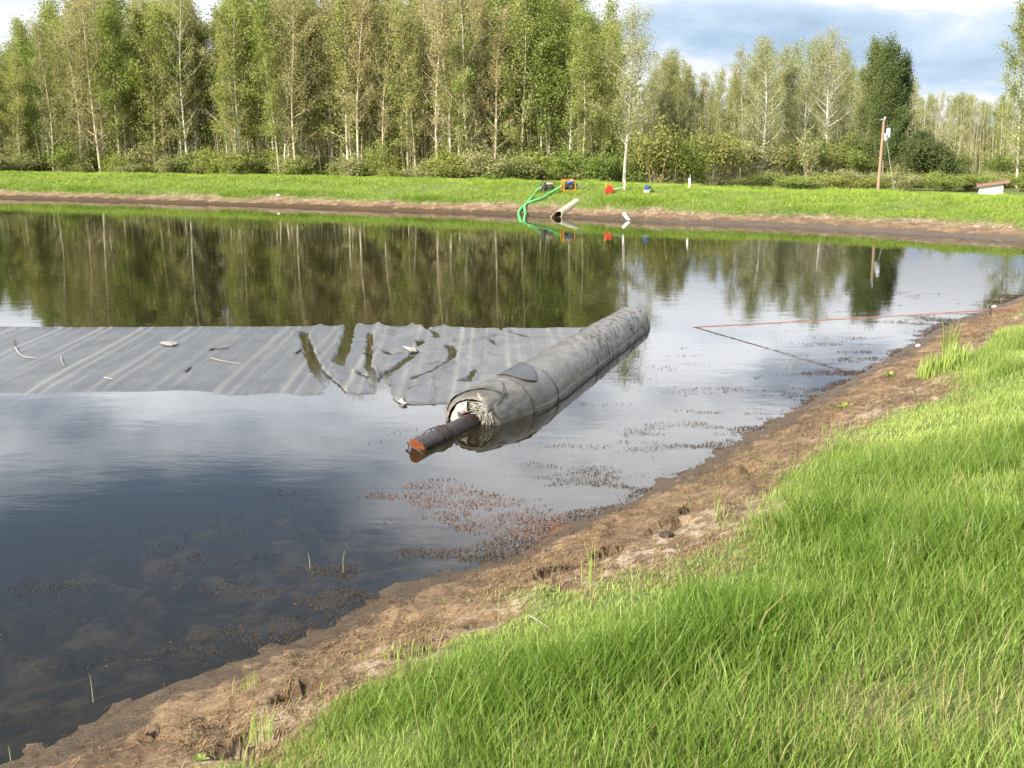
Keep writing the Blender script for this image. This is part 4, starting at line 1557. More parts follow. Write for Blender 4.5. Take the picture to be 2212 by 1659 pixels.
    cc = roll_c(np.full(30, T_NEAR + .30)) + (np.cos(ca) * .24)[:, None] * RN + (np.sin(ca) * .24)[:, None] * UP - o0
    MB().add([tuple(q_) for q_ in cc], [tuple(range(30))]).build('hollow_shade_disc', M['strap'], root)  # black disc put in as the shade deep inside the hollow roll end
    # loose flaps standing off the end, top and right
    for (a0, a1, t0, t1, lift, skew) in ((R(60), R(128), -1.20, -.86, .020, .16), (R(96), R(150), -1.22, -.80, .016, -.20), (R(20), R(62), -1.24, -.98, .018, .1)):
        n = 26
        a = np.linspace(a0, a1, n)
        rows = []
        for f in (0, .33, .66, 1):
            tt = t0 + (t1 - t0) * f * (1 - np.abs(np.linspace(-1, 1, n)) ** 2.2) + skew * (a - a0)
            dr = .006 + lift * (1 - f) + (fbm(a * 4, a * 0 + f * 2, 2, 211) - .5) * .018
            rows.append(roll_pt(tt, a, 0) + (np.cos(a) * dr)[:, None] * RN + (np.sin(a) * dr)[:, None] * UP - o0)
        V = np.stack(rows, 0).reshape(-1, 3)
        i = np.arange(4 * n).reshape(4, n)
        q = np.stack([i[:-1, :-1], i[:-1, 1:], i[1:, 1:], i[1:, :-1]], -1).reshape(-1, 4)
        me = mesh_np('end_flap', V, q, np.full(len(q), 4), [M['roll']], True, {'seam': np.zeros(len(V))})
        ob = link_mesh('end_flap', me, root)
        s = ob.modifiers.new('thickness', 'SOLIDIFY'); s.thickness = .006
    # dark lens of lining where the outer layer gapes
    def find(px, py):
        tt, aa = np.meshgrid(np.linspace(-1.2, 5.6, 500), np.linspace(R(15), R(178), 240), indexing='ij')
        P = roll_pt(tt.ravel(), aa.ravel())
        x, y, _ = project(P)
        k = np.argmin((x - px) ** 2 + (y - py) ** 2)
        return tt.ravel()[k], aa.ravel()[k]
    e0, e1 = find(1072, 806), find(1160, 822)
    m0, m1 = find(1112, 803), find(1118, 824)
    n = 30
    f = np.linspace(0, 1, n)
    cen_t = e0[0] + (e1[0] - e0[0]) * f; cen_a = e0[1] + (e1[1] - e0[1]) * f
    bul = np.sin(np.pi * f) ** .8
    rows = []
    for g in np.linspace(0, 1, 7):
        bt = .75 * ((m0[0] * (1 - g) + m1[0] * g) - (e0[0] + e1[0]) / 2)
        ba = .75 * ((m0[1] * (1 - g) + m1[1] * g) - (e0[1] + e1[1]) / 2)
        rows.append(roll_pt(cen_t + bt * bul, cen_a + ba * bul, .013 + .004 * math.sin(math.pi * g)) - o0)
    V = np.stack(rows, 0).reshape(-1, 3)
    i = np.arange(7 * n).reshape(7, n)
    q = np.stack([i[:-1, :-1], i[:-1, 1:], i[1:, 1:], i[1:, :-1]], -1).reshape(-1, 4)
    me = mesh_np('gaping_patch', V, q, np.full(len(q), 4), [M['patch']], True)
    gp = link_mesh('gaping_patch', me, root)
    gp['label'] = 'dark grey lens-shaped patch of lining on top of the roll'
    for g in (0, 6):
        mb = MB().tube([tuple(p) for p in rows[g]], .006, 5)
        mb.build('patch_edge', M['strap'], gp)
    # ties drawn round the roll
    for tc, a0, a1 in ((-.62, 60, 196), (.06, 118, 196), (2.55, 55, 192), (2.70, 120, 190), (3.95, 75, 194), (4.30, 95, 165), (1.95, 140, 192)):
        a = np.linspace(R(a0), R(a1), 40)
        tt = tc + (vnoise(a * 1.3, a * 0 + tc, 181) - .5) * .12 + .05 * np.sin(a)
        P = roll_pt(tt, a, .001) - o0
        MB().tube([tuple(p) for p in P], .007, 5).build('tie', M['strap'], root, True)
    # welded seam running lengthwise just over the water
    tt = np.linspace(-.6, T_FAR - .3, 90)
    P = roll_pt(tt, np.full(90, R(173)) + (vnoise(tt * 1.5, tt * 0, 215) - .5) * .05, .004) - o0
    MB().tube([tuple(p) for p in P], .008, 5).build('seam', M['roll_seam'], root, True)
    tt = np.linspace(3.0, T_FAR - .35, 40)
    P = roll_pt(tt, np.full(40, R(62)) + (vnoise(tt * 2, tt * 0, 217) - .5) * .1, .004) - o0
    MB().tube([tuple(p) for p in P], .007, 5).build('seam', M['strap'], root, True)
    # tarred log core
    tip = at(897, 966, .035); inn = roll_c(np.array([T_NEAR]))[0] + np.array((0, 0, .01))
    inn = tip + (inn - tip) * 1.45
    ax = Vector(inn - tip).normalized()
    side = ax.cross(Vector((0, 0, 1))).normalized(); upv = side.cross(ax).normalized()
    mb = MB(); pts, rad = [], []
    L = (Vector(inn) - Vector(tip)).length
    ring_n, rows = 22, 26
    vs = []
    for k in range(rows):
        f = k / (rows - 1)
        c = Vector(tip) + ax * (L * f) - Vector(o0)
        for g in range(ring_n):
            a = 2 * math.pi * g / ring_n
            rr = .088 + .008 * f + .006 * (float(vnoise(np.array([a * 1.2]), np.array([f * 5]), 221)[0]) - .5) * 2
            if abs(math.sin(a * 2.5 + 1)) < .10:
                rr -= .006          # drying checks along the grain
            cut = (-.055 * math.sin(a)) * (1 - f) ** 14 + .035 * (1 - f) ** 14   # sawn at a slant
            vs.append(c + ax * cut + side * math.cos(a) * rr + upv * math.sin(a) * rr)
    fs = []
    for k in range(rows - 1):
        for g in range(ring_n):
            a, b = k * ring_n + g, k * ring_n + (g + 1) % ring_n
            fs.append((a, b, b + ring_n, a + ring_n))
    mb.add(vs, fs)
    lg = mb.build('core_log', M['tar'], root, True)
    cf = MB()
    ring = [vs[g] - ax * .002 for g in range(ring_n)]
    cen = sum(ring, Vector()) / ring_n
    mid = [cen.lerp(p, .5) + ax * .003 * random.uniform(-1, 1) for p in ring]
    cf.add([cen + ax * .003] + mid + ring, [(0, 1 + (g + 1) % ring_n, 1 + g) for g in range(ring_n)] +
           [(1 + g, 1 + (g + 1) % ring_n, 1 + ring_n + (g + 1) % ring_n, 1 + ring_n + g) for g in range(ring_n)])
    cf.build('sawn_face', M['cut'], lg)['label'] = 'orange red sawn end of the tarred log'
    # chipped spots
    for (f, a) in ((.62, 1.75), (.66, 2.1), (.52, 1.9)):
        c = Vector(tip) + ax * (L * f) - Vector(o0)
        sp = []
        for g in range(9):
            b = 2 * math.pi * g / 9
            q = random.uniform(.5, 1.2)
            aa = a + .22 * q * math.cos(b)
            sp.append(c + ax * (.028 * q * math.sin(b)) + (side * math.cos(aa) + upv * math.sin(aa)) * .0985)
        MB().add(sp, [tuple(range(9))]).build('chipped_spot', M['cut'], lg)
    # rusty cable wound round the log
    pts = []
    for g in range(150):
        b = g / 149
        a = b * 2 * math.pi * 4.6
        f = .27 + .035 * math.sin(b * 17) + .07 * b
        rr = .104 + .006 * math.sin(g * .9)
        pts.append(Vector(tip) + ax * L * f + (side * math.cos(a) + upv * math.sin(a)) * rr - Vector(o0))
    MB().tube(pts, .0065, 5).build('cable', M['cable'], root, True)
    def loop(f, r1, tilt, span, ph):
        ps = []
        for g in range(40):
            a = ph + span * g / 39
            ps.append(Vector(tip) + ax * (L * f + tilt * math.sin(a + .6)) + (side * math.cos(a) * r1 + upv * math.sin(a) * r1 * .93) - Vector(o0))
        MB().tube(ps, .006, 5).build('cable', M['cable'], root, True)
    loop(.20, .118, .16, 5.2, .9); loop(.02, .125, -.05, 3.5, 2.9)
    ps = [Vector(tip) + ax * (-.035) + side * s * .12 + upv * (.0 - .06 * abs(s) ** 2) - Vector(o0) for s in np.linspace(-1.05, 1.05, 14)]
    MB().tube(ps, .009, 6).build('cable', M['cable'], root, True)
    tag(root, 'thick roll of grey-brown membrane on a black log lying in the water', 'membrane roll')


build_roll()

# litter lying on the cover
def on_sheet(px, py, dz=.012):
    p = at(px, py, .03)
    p[2] = max(float(sheet_z(np.array([p[0]]), np.array([p[1]]))[0]), .0) + dz
    return p


def twig(pxs, r, label, mat='twig', name='twig'):
    ps = [on_sheet(a, b, .012) for a, b in pxs]
    P = catmull(ps, 5)
    o = MB().tube([tuple(p) for p in P], [r * (1 - .6 * i / (len(P) - 1)) for i in range(len(P))], 6).build(name, M[mat], origin=tuple(ps[0]))
    tag(o, label, 'twig' if mat == 'twig' else 'weed strip')


twig([(452, 757), (462, 754), (478, 754), (495, 751)], .014, 'dark brown twig lying level on the flat part of the floating cover')
twig([(400, 803), (405, 799), (412, 792)], .018, 'short curved dark twig on the floating cover near its front edge')
twig([(638, 763), (648, 758), (655, 758), (660, 764)], .012, 'dark hooked twig beside the first deep crease of the cover')
twig([(978, 741), (985, 740)], .010, 'tiny dark twig in the folds right of the big crease')
twig([(784, 764), (796, 761), (806, 763), (803, 758)], .011, 'forked dark twig across the narrow black crease of the cover')
twig([(30, 736), (32, 744), (33, 752)], .011, 'short dark twig standing at the left end of the cover')
twig([(34, 752), (40, 762), (55, 771), (78, 773)], .014, 'long pale curved strip of dry weed at the cover left end', 'pale_scrap', 'weed_strip')
twig([(132, 770), (134, 782), (140, 792)], .010, 'thin pale strip of dry weed bent like a bracket on the cover', 'pale_scrap', 'weed_strip')
twig([(456, 774), (480, 780), (520, 786)], .008, 'faint long pale strip of weed below the level brown twig', 'pale_scrap', 'weed_strip')
twig([(225, 815), (246, 819)], .010, 'short pale strip of weed near the cover front edge', 'pale_scrap', 'weed_strip')


def flake(pxs, label, mat='pale_scrap', name='weed_flake', cat='weed flake', lift=.02):
    ps = [on_sheet(a, b, lift + random.uniform(0, .02)) for a, b in pxs]
    c = sum(ps) / len(ps)
    c[2] += .02
    n = len(ps)
    top = [tuple(p) for p in ps]; bot = [tuple(p - np.array((0, 0, .012))) for p in ps]
    mb = MB().add([tuple(c)] + top + bot, [(0, 1 + i, 1 + (i + 1) % n) for i in range(n)] + [(1 + i, 1 + n + i, 1 + n + (i + 1) % n, 1 + (i + 1) % n) for i in range(n)])
    tag(mb.build(name, M[mat], origin=tuple(ps[0])), label, cat)


flake([(345, 742), (356, 739), (368, 740), (380, 741), (384, 745), (372, 748), (358, 747)], 'pale dried algae flake on the flat left part of the cover')
flake([(870, 752), (882, 753), (895, 756), (901, 758), (890, 759), (878, 755)], 'bright white spear-shaped scrap in the folds of the cover', name='scrap', cat='scrap')
flake([(861, 866), (868, 864), (874, 868), (880, 871), (872, 872), (866, 870)], 'white scrap on the front corner of the crumpled cover', name='scrap', cat='scrap')

# ------------------------------------------------------------------ rope from the bank into the pond
def build_rope():
    p0 = at(1485, 705); w = at(1790, 741)
    d = w - p0
    p0 = p0 + np.array((0, 0, -.02))
    end = p0 + d * 2.75
    end[2] = gz(end[0], end[1]) + .03
    n = 260
    f = np.linspace(0, 1, n)[:, None]
    P = p0 * (1 - f) + end * f
    zc = np.interp(f[:, 0] * 2.75, [0, 1, 2, 2.3, 2.75], [-.02, .40, .80, .90, end[2]])
    P[:, 2] = zc - .035 * np.sin(np.pi * f[:, 0])
    root = empty('rope', tuple(p0))
    L = np.linalg.norm(end - p0)
    ax = Vector(end - p0).normalized(); sd = ax.cross(Vector((0, 0, 1))).normalized(); uu = sd.cross(ax)
    for s in range(3):
        pts = []
        for i in range(n):
            a = i * .95 + s * 2.094
            pts.append(Vector(P[i] - p0) + (sd * math.cos(a) + uu * math.sin(a)) * .0045)
        MB().tube(pts, .006, 4).build('strand', M['rope'], root, True)
    k = int(n * .70)
    c = Vector(P[k] - p0)
    mb = MB()
    mb.tube([c + Vector((-.02, 0, .05)), c + Vector((.0, -.01, .02)), c + Vector((.012, .01, 0)), c + Vector((0, -.01, -.03)), c + Vector((.02, 0, -.08))], [.006, .014, .02, .013, .006], 6)
    mb.build('knot', M['black'], root, True)
    tag(root, 'taut reddish rope running from the near bank into the water', 'rope')


build_rope()

# ------------------------------------------------------------------ pumps, hoses and pipes on the far bank
def rot_z(p, a):
    c, s = math.cos(a), math.sin(a)
    return Vector((p[0] * c - p[1] * s, p[0] * s + p[1] * c, p[2]))


def build_pump(px, py, rz, frame, tank, label, w=.52, d=.40, h=.44, extra=False):
    p = hit(px, py)
    z = gz(p[0], p[1])
    root = empty('water_pump', (p[0], p[1], z + .03), rz)
    root.rotation_euler = (R(7), R(-2), rz)
    fr = MB()
    for sx in (-1, 1):
        for sy in (-1, 1):
            fr.tube([(sx * w / 2, sy * d / 2, 0), (sx * w / 2, sy * d / 2, h - .04), (sx * (w / 2 - .04), sy * d / 2, h)], .017, 6)
        fr.tube([(sx * w / 2, -d / 2, .03), (sx * w / 2, d / 2, .03)], .017, 6)
        fr.tube([(sx * (w / 2 - .04), -d / 2, h), (sx * (w / 2 - .04), d / 2, h)], .017, 6)
    for sy in (-1, 1):
        fr.tube([(-w / 2, sy * d / 2, .03), (w / 2, sy * d / 2, .03)], .017, 6)
        fr.tube([(-w / 2 + .04, sy * d / 2, h), (w / 2 - .04, sy * d / 2, h)], .017, 6)
    fr.build('frame', frame, root, True)
    MB().box((.09, .0, .17), (.24, .24, .22), bevel=.02).box((.09, -.13, .2), (.14, .06, .12), bevel=.015).build('engine', M['engine'], root)
    tk = MB().box((.08, .0, .345), (.27, .27, .10), bevel=.03).build('fuel_tank', tank, root)
    MB().lathe((.08, .04, .39), [(.03, 0), (.032, .02), (.026, .028)], 10).build('cap', M['black'], tk)
    MB().lathe((.215, 0, .18), [(.09, 0), (.095, .02), (.07, .05)], 16, Matrix.Rotation(R(90), 3, 'Y').to_euler()).build('recoil_starter', M['black'], root, True)
    MB().box((.12, .15, .25), (.18, .07, .09), bevel=.02).build('muffler', M['frame_dark'], root)
    vol = MB().lathe((-.12, 0, .16), [(.06, -.10), (.12, -.08), (.13, 0), (.11, .07), (.05, .10)], 18, Matrix.Rotation(R(90), 3, 'Y').to_euler())
    vol.tube([(-.12, 0, .24), (-.12, 0, .34), (-.10, .02, .37)], .042, 10)
    vol.tube([(-.2, 0, .16), (-.30, 0, .16)], .045, 10)
    vol.build('pump_housing', M['black'], root, True)
    MB().lathe((-.34, 0, .16), [(.055, -.04), (.062, -.02), (.062, .03), (.05, .045)], 12, Matrix.Rotation(R(90), 3, 'Y').to_euler()).build('coupling', M['orange'] if extra else M['steel'], root, True)
    tag(root, label, 'pump')
    bpy.context.view_layer.update()
    return root


pump1 = build_pump(1183, 415, R(18), M['frame_dark'], M['culvert'], 'small water pump in a dark muddy frame on the far bank')
pump2 = build_pump(1228, 413.5, R(14), M['orange'], M['blue'], 'small water pump in an orange frame with a blue tank', extra=True)


def hose(start, pix, r, label, lift=.05, under=True):
    """A hose that lies on the bank through the given photo positions and dips into the water."""
    P = [np.array(start)]
    for px, py in pix:
        q = hit(px, py)
        P.append(np.array((q[0], q[1], max(gz(q[0], q[1]), 0) + lift)))
    if under:
        a, b = P[-1], P[-2]
        P[-1][2] = .02
        P.append(a + (a - b) * .8 + np.array((.05, -.3, -.25)))
    C = catmull(P, 14)
    n = len(C)
    rad = [r * (1 + .06 * math.sin(i * 1.9)) for i in range(n)]
    o = MB().tube([tuple(c) for c in C], rad, 12).build('hose', M['hose'], origin=tuple(P[0]), smooth=True)
    tag(o, label, 'hose')


def port(pump):
    return tuple(pump.matrix_world @ Vector((-.38, 0, .16)))


hose(port(pump1), [(1158, 418), (1146, 433), (1136, 445), (1133, 452), (1135, 464), (1132, 476)], .058, 'shorter green suction hose running from the dark framed pump', .06)
hose(port(pump2), [(1186, 423), (1170, 433), (1152, 439), (1136, 445), (1124, 456), (1120, 466), (1124, 477)], .058, 'longer looping green suction hose running from the orange pump', .07)


def discharge():
    p = pump2.matrix_world @ Vector((-.10, .02, .37))
    q = hit(1246, 405); q2 = depth_at(1262, 47.5)
    C = catmull([np.array(p), np.array(p) + np.array((.35, .05, .05)), np.array((q[0], q[1], gz(q[0], q[1]) + .06)), np.array((q2[0], q2[1] + .5, gz(q2[0], q2[1] + .5) + .04)), np.array((q2[0] + .6, q2[1] + 4.5, gz(q2[0] + .6, q2[1] + 4.5) + .04))], 8)
    o = MB().tube([tuple(c) for c in C], .038, 8).build('discharge_hose', M['blue_grey'], origin=tuple(C[0]), smooth=True)
    tag(o, 'blue-grey discharge hose leaving the orange pump over the dike', 'hose')


M['blue_grey'] = plain('blue_grey_hose', (.16, .22, .27), .6, .15, 6)
discharge()


def build_culvert():
    r, th = .175, .02
    tip = at(1206, 469); top = hit(1241, 437)
    a = Vector((tip[0], tip[1], .07)); b = Vector((top[0] + .1, top[1] + .15, top[2] - .02))
    ax = (b - a).normalized()
    side = ax.cross(Vector((0, 0, 1))).normalized(); up = side.cross(ax).normalized()
    root = empty('culvert_pipe', tuple(a))
    n = 28
    def ring(f, rr, slant):
        vs = []
        for k in range(n):
            g = 2 * math.pi * k / n
            # mitred mouth: the low left lip reaches farthest out
            cut = -slant * (.35 * (1 - math.sin(g)) + .25 * (-math.cos(g)) ) if f == 0 else 0
            vs.append(ax * (cut + f) + side * math.cos(g) * rr + up * math.sin(g) * rr)
        return vs
    L = (b - a).length
    outer = [ring(0, r, .75)] + [ring(f * L, r, 0) for f in (.4, .55, .7, .85, 1.0)]
    inner = [ring(0, r - th, .75)] + [ring(f * L, r - th, 0) for f in (.4, .7, 1.0)]
    mb = MB()
    vs = [v for rr in outer for v in rr]
    fs = [(i * n + k, i * n + (k + 1) % n, (i + 1) * n + (k + 1) % n, (i + 1) * n + k) for i in range(len(outer) - 1) for k in range(n)]
    mb.add(vs, fs)
    mb.add(outer[0] + inner[0], [(k, n + k, n + (k + 1) % n, (k + 1) % n) for k in range(n)])
    mb.build('pipe_wall', M['culvert'], root, True)
    mb = MB()
    vs = [v for rr in inner for v in rr]
    fs = [(i * n + k, (i + 1) * n + k, (i + 1) * n + (k + 1) % n, i * n + (k + 1) % n) for i in range(len(inner) - 1) for k in range(n)]
    mb.add(vs, fs)
    mb.add([ax * L * .995 + side * math.cos(2 * math.pi * k / n) * r + up * math.sin(2 * math.pi * k / n) * r for k in range(n)], [tuple(range(n))])
    mb.build('lining', M['culvert_in'], root, True)
    tag(root, 'tan culvert pipe with slanted open mouth sloping into the water', 'pipe')


build_culvert()


def tube_between(name, a, b, r, mat, label, cat, n=14, hollow=True):
    a, b = Vector(a), Vector(b)
    d = (b - a)
    mb = MB().tube([a, b], r, n, cap=not hollow)
    if hollow:
        mb.tube([b, a], r * .86, n, cap=False)
        k = len(mb.v) // 2
        mb.f += [(i, (i + 1) % n, 0) for i in range(0)]
        # closed a little inside both ends, with a visible wall thickness
        for e, s in ((a, .03), (b, -.03)):
            mb.tube([e + d.normalized() * s, e + d.normalized() * (s + .01)], r * .9, n)
    o = mb.build(name, mat, origin=tuple(a), smooth=True)
    if label:
        tag(o, label, cat)
    return o


p = at(1362, 477)
q = Vector((p[0], p[1], -.05))
tube_between('white_pipe', q, Vector(p) + Vector((-.26, .25, .27)), .062, M['pvc'], 'short white plastic pipe stub sticking up at the far waterline', 'pipe')

# fuel can
def build_can():
    p = depth_at(1316, 46.4)
    root = empty('fuel_can', (p[0], p[1] + .15, gz(p[0], p[1] + .15) + .02), R(12))
    w, d, h = .33, .20, .27
    MB().box((0, 0, h / 2), (w, d, h), bevel=.035).box((0, 0, h + .012), (w * .74, d * .8, .05), bevel=.02).build('can_body', M['red'], root, True)
    MB().tube([(-.10, 0, h + .02), (-.06, 0, h + .075), (.05, 0, h + .075), (.09, 0, h + .02)], .016, 8).build('handle', M['red'], root, True)
    MB().tube([(-.12, 0, h), (-.14, 0, h + .06), (-.17, 0, h + .18)], [.026, .02, .013], 8).build('spout', M['yellow'], root, True)
    for s in (-1, 1):
        MB().box((s * .075, -d / 2 - .004, h * .5), (.10, .012, h * .62), bevel=.005).build('rib_panel', M['red'], root)
    tag(root, 'red plastic fuel can with yellow spout on the far dike', 'fuel can')


build_can()


def build_standpipe():
    p = depth_at(1350, 46.6)
    y = p[1] + .3
    z = gz(p[0], y)
    root = empty('standpipe', (p[0], y, z))
    MB().tube([(0, 0, -.1), (0, 0, .40)], .034, 12).lathe((0, 0, .40), [(.042, 0), (.042, .03), (.03, .04)], 12).build('riser', M['grey_white'], root, True)
    MB().tube([(0, 0, .15), (-.22, .0, .10), (-.45, .05, .06)], .018, 8).build('side_pipe', M['steel'], root, True)
    tag(root, 'short white standpipe with sloping grey side pipe near the red can', 'pipe')


M['grey_white'] = plain('grey_white', (.66, .67, .68), .5, .08, 8)
build_standpipe()


def build_jug():
    p = depth_at(1398, 45.6)
    y = p[1] + .25
    z = gz(p[0], y)
    root = empty('valve_block', (p[0], y, z), R(8))
    MB().box((0, 0, .07), (.22, .20, .16), bevel=.02).build('footing', M['concrete'], root)
    tag(root, 'pale concrete footing block under the blue canister', 'block')
    r2 = empty('blue_canister', (p[0], y, z + .152), R(8))
    MB().box((0, 0, .09), (.20, .16, .17), bevel=.035).build('canister_body', M['blue'], r2, True)
    MB().lathe((-.03, 0, .175), [(.03, 0), (.03, .025), (.024, .03)], 10).build('cap', M['black'], r2, True)
    MB().tube([(.09, 0, .13), (.16, 0, .10), (.24, -.02, .0), (.30, -.02, -.13)], .028, 8).build('outlet_hose', M['black'], r2, True)
    tag(r2, 'small blue canister with drooping black hose on the far dike', 'canister')


build_jug()


def build_fence():
    p = depth_at(1491, 46.2)
    y = p[1] + .4
    z = gz(p[0], y)
    root = empty('fence_post', (p[0], y, z))
    MB().box((0, 0, .18), (.085, .085, .46), bevel=.012).build('post', M['white_paint'], root)
    MB().tube([(.015, 0, .35), (.03, 0, .58)], .014, 6).build('rod', M['steel'], root)
    MB().box((.055, -.01, .36), (.05, .06, .06), bevel=.01).build('insulator', M['blue'], root)
    tag(root, 'stubby white post with blue insulator on the far dike', 'post')
    q = depth_at(1532, y + .3)
    r2 = empty('wire_stake', tuple(q))
    MB().tube([(0, 0, -.1), (0, 0, .26)], .018, 6).build('stake', M['timber'], r2)
    tag(r2, 'thin grey stake right of the stubby white post', 'stake')
    a = Vector((p[0] + .06, y, z + .34)); b = Vector((q[0] - .22, q[1], q[2] + .06))
    wr = empty('wire', tuple(a))
    w2 = MB().tube([Vector(), (b - a) * .5 + Vector((0, 0, -.01)), b - a], .015, 5)
    w2.build('top_wire', M['timber'], wr)
    for k in range(5):
        c = (b - a) * (.12 + .17 * k)
        MB().tube([c, Vector((c.x, c.y, min(c.z, -.0) - .20 + .02 * k))], .007, 4).build('wire_dropper', M['timber'], wr)
    tag(wr, 'slack wire with droppers sloping right from the white post', 'wire')


build_fence()


def build_pole():
    d = 54.0
    base = depth_at(1896, d)
    lean = Vector((.010, 0, 1)).normalized()
    Hh = CAM_H + d * ((-SP + (CY - 257) / F_PX * CP) / (CP + (CY - 257) / F_PX * SP)) - base[2]
    root = empty('utility_pole', tuple(base))
    mb = MB()
    k = 14
    mb.tube([lean * (Hh * i / k - (.3 if i == 0 else 0)) for i in range(k + 1)], [.085 - .022 * i / k for i in range(k + 1)], 14)
    mb.build('shaft', M['pole'], root, True)
    top = lean * Hh
    MB().lathe(top + Vector((.03, -.02, -.02)), [(.03, 0), (.045, .03), (.03, .06), (.045, .09), (.02, .12)], 10).build('insulator', M['grey_white'], root, True)
    MB().box(top + Vector((-.10, -.03, -.02)), (.26, .05, .05), Matrix.Rotation(R(-16), 3, 'Y').to_euler(), .008).build('bracket', M['steel'], root)
    b1 = MB().box(lean * (Hh - .86) + Vector((.13, -.07, 0)), (.15, .14, .36), bevel=.02).build('meter_box', M['grey_box'], root)
    MB().lathe(lean * (Hh - .80) + Vector((.13, -.142, 0)), [(.05, 0), (.05, .03), (.04, .04)], 12, Matrix.Rotation(R(90), 3, 'X').to_euler()).build('dial', M['steel'], b1, True)
    b2 = MB().lathe(lean * (Hh - .92) + Vector((.27, .0, 0)), [(.07, 0), (.10, .02), (.10, .42), (.075, .46), (.03, .49)], 14).build('transformer', M['transformer'], root, True)
    MB().tube([lean * (Hh - .42) + Vector((.27, 0, -.02)), lean * (Hh - .2) + Vector((.20, 0, 0)), top + Vector((.05, 0, -.02))], .010, 5).build('lead', M['black'], root)
    MB().box(lean * (Hh - .7) + Vector((.16, .03, 0)), (.2, .05, .05)).build('hanger', M['steel'], root)
    # stay wire down to the ground on the right
    g = depth_at(1934, d - .6)
    MB().tube([lean * (Hh - .95) + Vector((.2, 0, 0)), Vector(g - base) + Vector((0, 0, -.03))], .014, 5).build('stay_wire', M['grey_green'], root)
    # service wires leaving to the left into the trees
    e1 = Vector(depth_at(1500, 76, 3.6) - base)
    for s, z0 in ((0, Hh - .02), (1, Hh - .80)):
        a = lean * z0 + Vector((-.2 if s == 0 else -.06, -.02, .0))
        b = a + Vector((-9.5, 14.5, -.2 if s == 0 else -.9))
        ps = [a.lerp(b, f) + Vector((0, 0, -.5 * 4 * f * (1 - f))) for f in np.linspace(0, 1, 14)]
        MB().tube(ps, .005, 5).build('service_wire', M['timber'], root, True)
    tag(root, 'short brown wooden utility pole with grey boxes before dark trees', 'utility pole')


M['transformer'] = plain('transformer_grey', (.50, .52, .56), .45, .08, 8)
M['grey_green'] = plain('stay_green', (.20, .26, .16), .6, .1, 8)
build_pole()


def build_shed():
    d = 47.0
    c = depth_at(2138, d)
    root = empty('shed', tuple(c), R(-24))
    Hh = CAM_H - (393 - 300) * d / F_PX - c[2]
    w, dp = .95, .95
    wall = MB()
    # four walls under a mono-pitch roof that rises to the right
    h0, h1 = Hh - .10, Hh + .06
    vs = [(-w / 2, -dp / 2, -.2), (w / 2, -dp / 2, -.2), (w / 2, dp / 2, -.2), (-w / 2, dp / 2, -.2), (-w / 2, -dp / 2, h0), (w / 2, -dp / 2, h1), (w / 2, dp / 2, h1), (-w / 2, dp / 2, h0)]
    wall.add(vs, [(0, 1, 5, 4), (1, 2, 6, 5), (2, 3, 7, 6), (3, 0, 4, 7)])
    wall.build('wall', M['white_paint'], root)
    sl = math.atan2(h1 - h0, w)
    MB().box((.07, 0, (h0 + h1) / 2 + .055), (w + .38, dp + .26, .055), Matrix.Rotation(-sl, 3, 'Y').to_euler()).build('roof', M['roof'], root)
    MB().box((.07, -dp / 2 - .14, (h0 + h1) / 2 + .04), (w + .36, .03, .10), Matrix.Rotation(-sl, 3, 'Y').to_euler()).build('fascia', M['roof_edge'], root)
    tag(root, 'low white shed with dark red sloping roof behind the dike', 'shed')


M['roof_edge'] = plain('roof_edge', (.22, .11, .09), .8, .2, 9)
build_shed()

# ------------------------------------------------------------------ small things on the near shore
def stone(px, py, r, label, mat='stone', flat=.6, name='stone', cat='stone'):
    p = hit(px, py)
    z = float(height(np.array([p[0]]), np.array([p[1]]), True)[0])
    vs, fs = [], []
    n, m = 10, 6
    sd = random.randint(0, 999)
    for i in range(m + 1):
        for k in range(n):
            a, b = math.pi * i / m, 2 * math.pi * k / n
            q = .72 + .5 * float(vnoise(np.array([k % n * .9]), np.array([i * .8]), sd)[0])
            vs.append((r * q * math.sin(a) * math.cos(b) * 1.25, r * q * math.sin(a) * math.sin(b), r * q * flat * math.cos(a)))
    for i in range(m):
        for k in range(n):
            fs.append((i * n + k, (i + 1) * n + k, (i + 1) * n + (k + 1) % n, i * n + (k + 1) % n))
    o = MB().add(vs, fs).build(name, M[mat])
    o.location = (p[0], p[1], max(z, 0) + r * flat * .35)
    o.rotation_euler = (0, 0, random.uniform(0, 6))
    tag(o, label, cat)


stone(1983, 747, .035, 'crumpled white scrap lying at the near waterline', 'pvc', .7, 'scrap', 'scrap')
stone(2148, 664, .045, 'pale rounded stone at the waterline under the rope', 'stone')
stone(601, 423, .10, 'white stone at the top of the far mud slope', 'pvc', .5)
stone(1626, 1004, .035, 'black peat lump beside a pit in the near mud', 'peat', .9, 'peat_lump', 'lump')
stone(1632, 1022, .045, 'larger black peat lump just below the small one', 'peat', .7, 'peat_lump', 'lump')
stone(1440, 1158, .045, 'dark peat lump by the long pit near the grass edge', 'peat', .6, 'peat_lump', 'lump')
stone(1320, 1200, .05, 'dark peat lump in the middle pit of the near shore', 'peat', .5, 'peat_lump', 'lump')


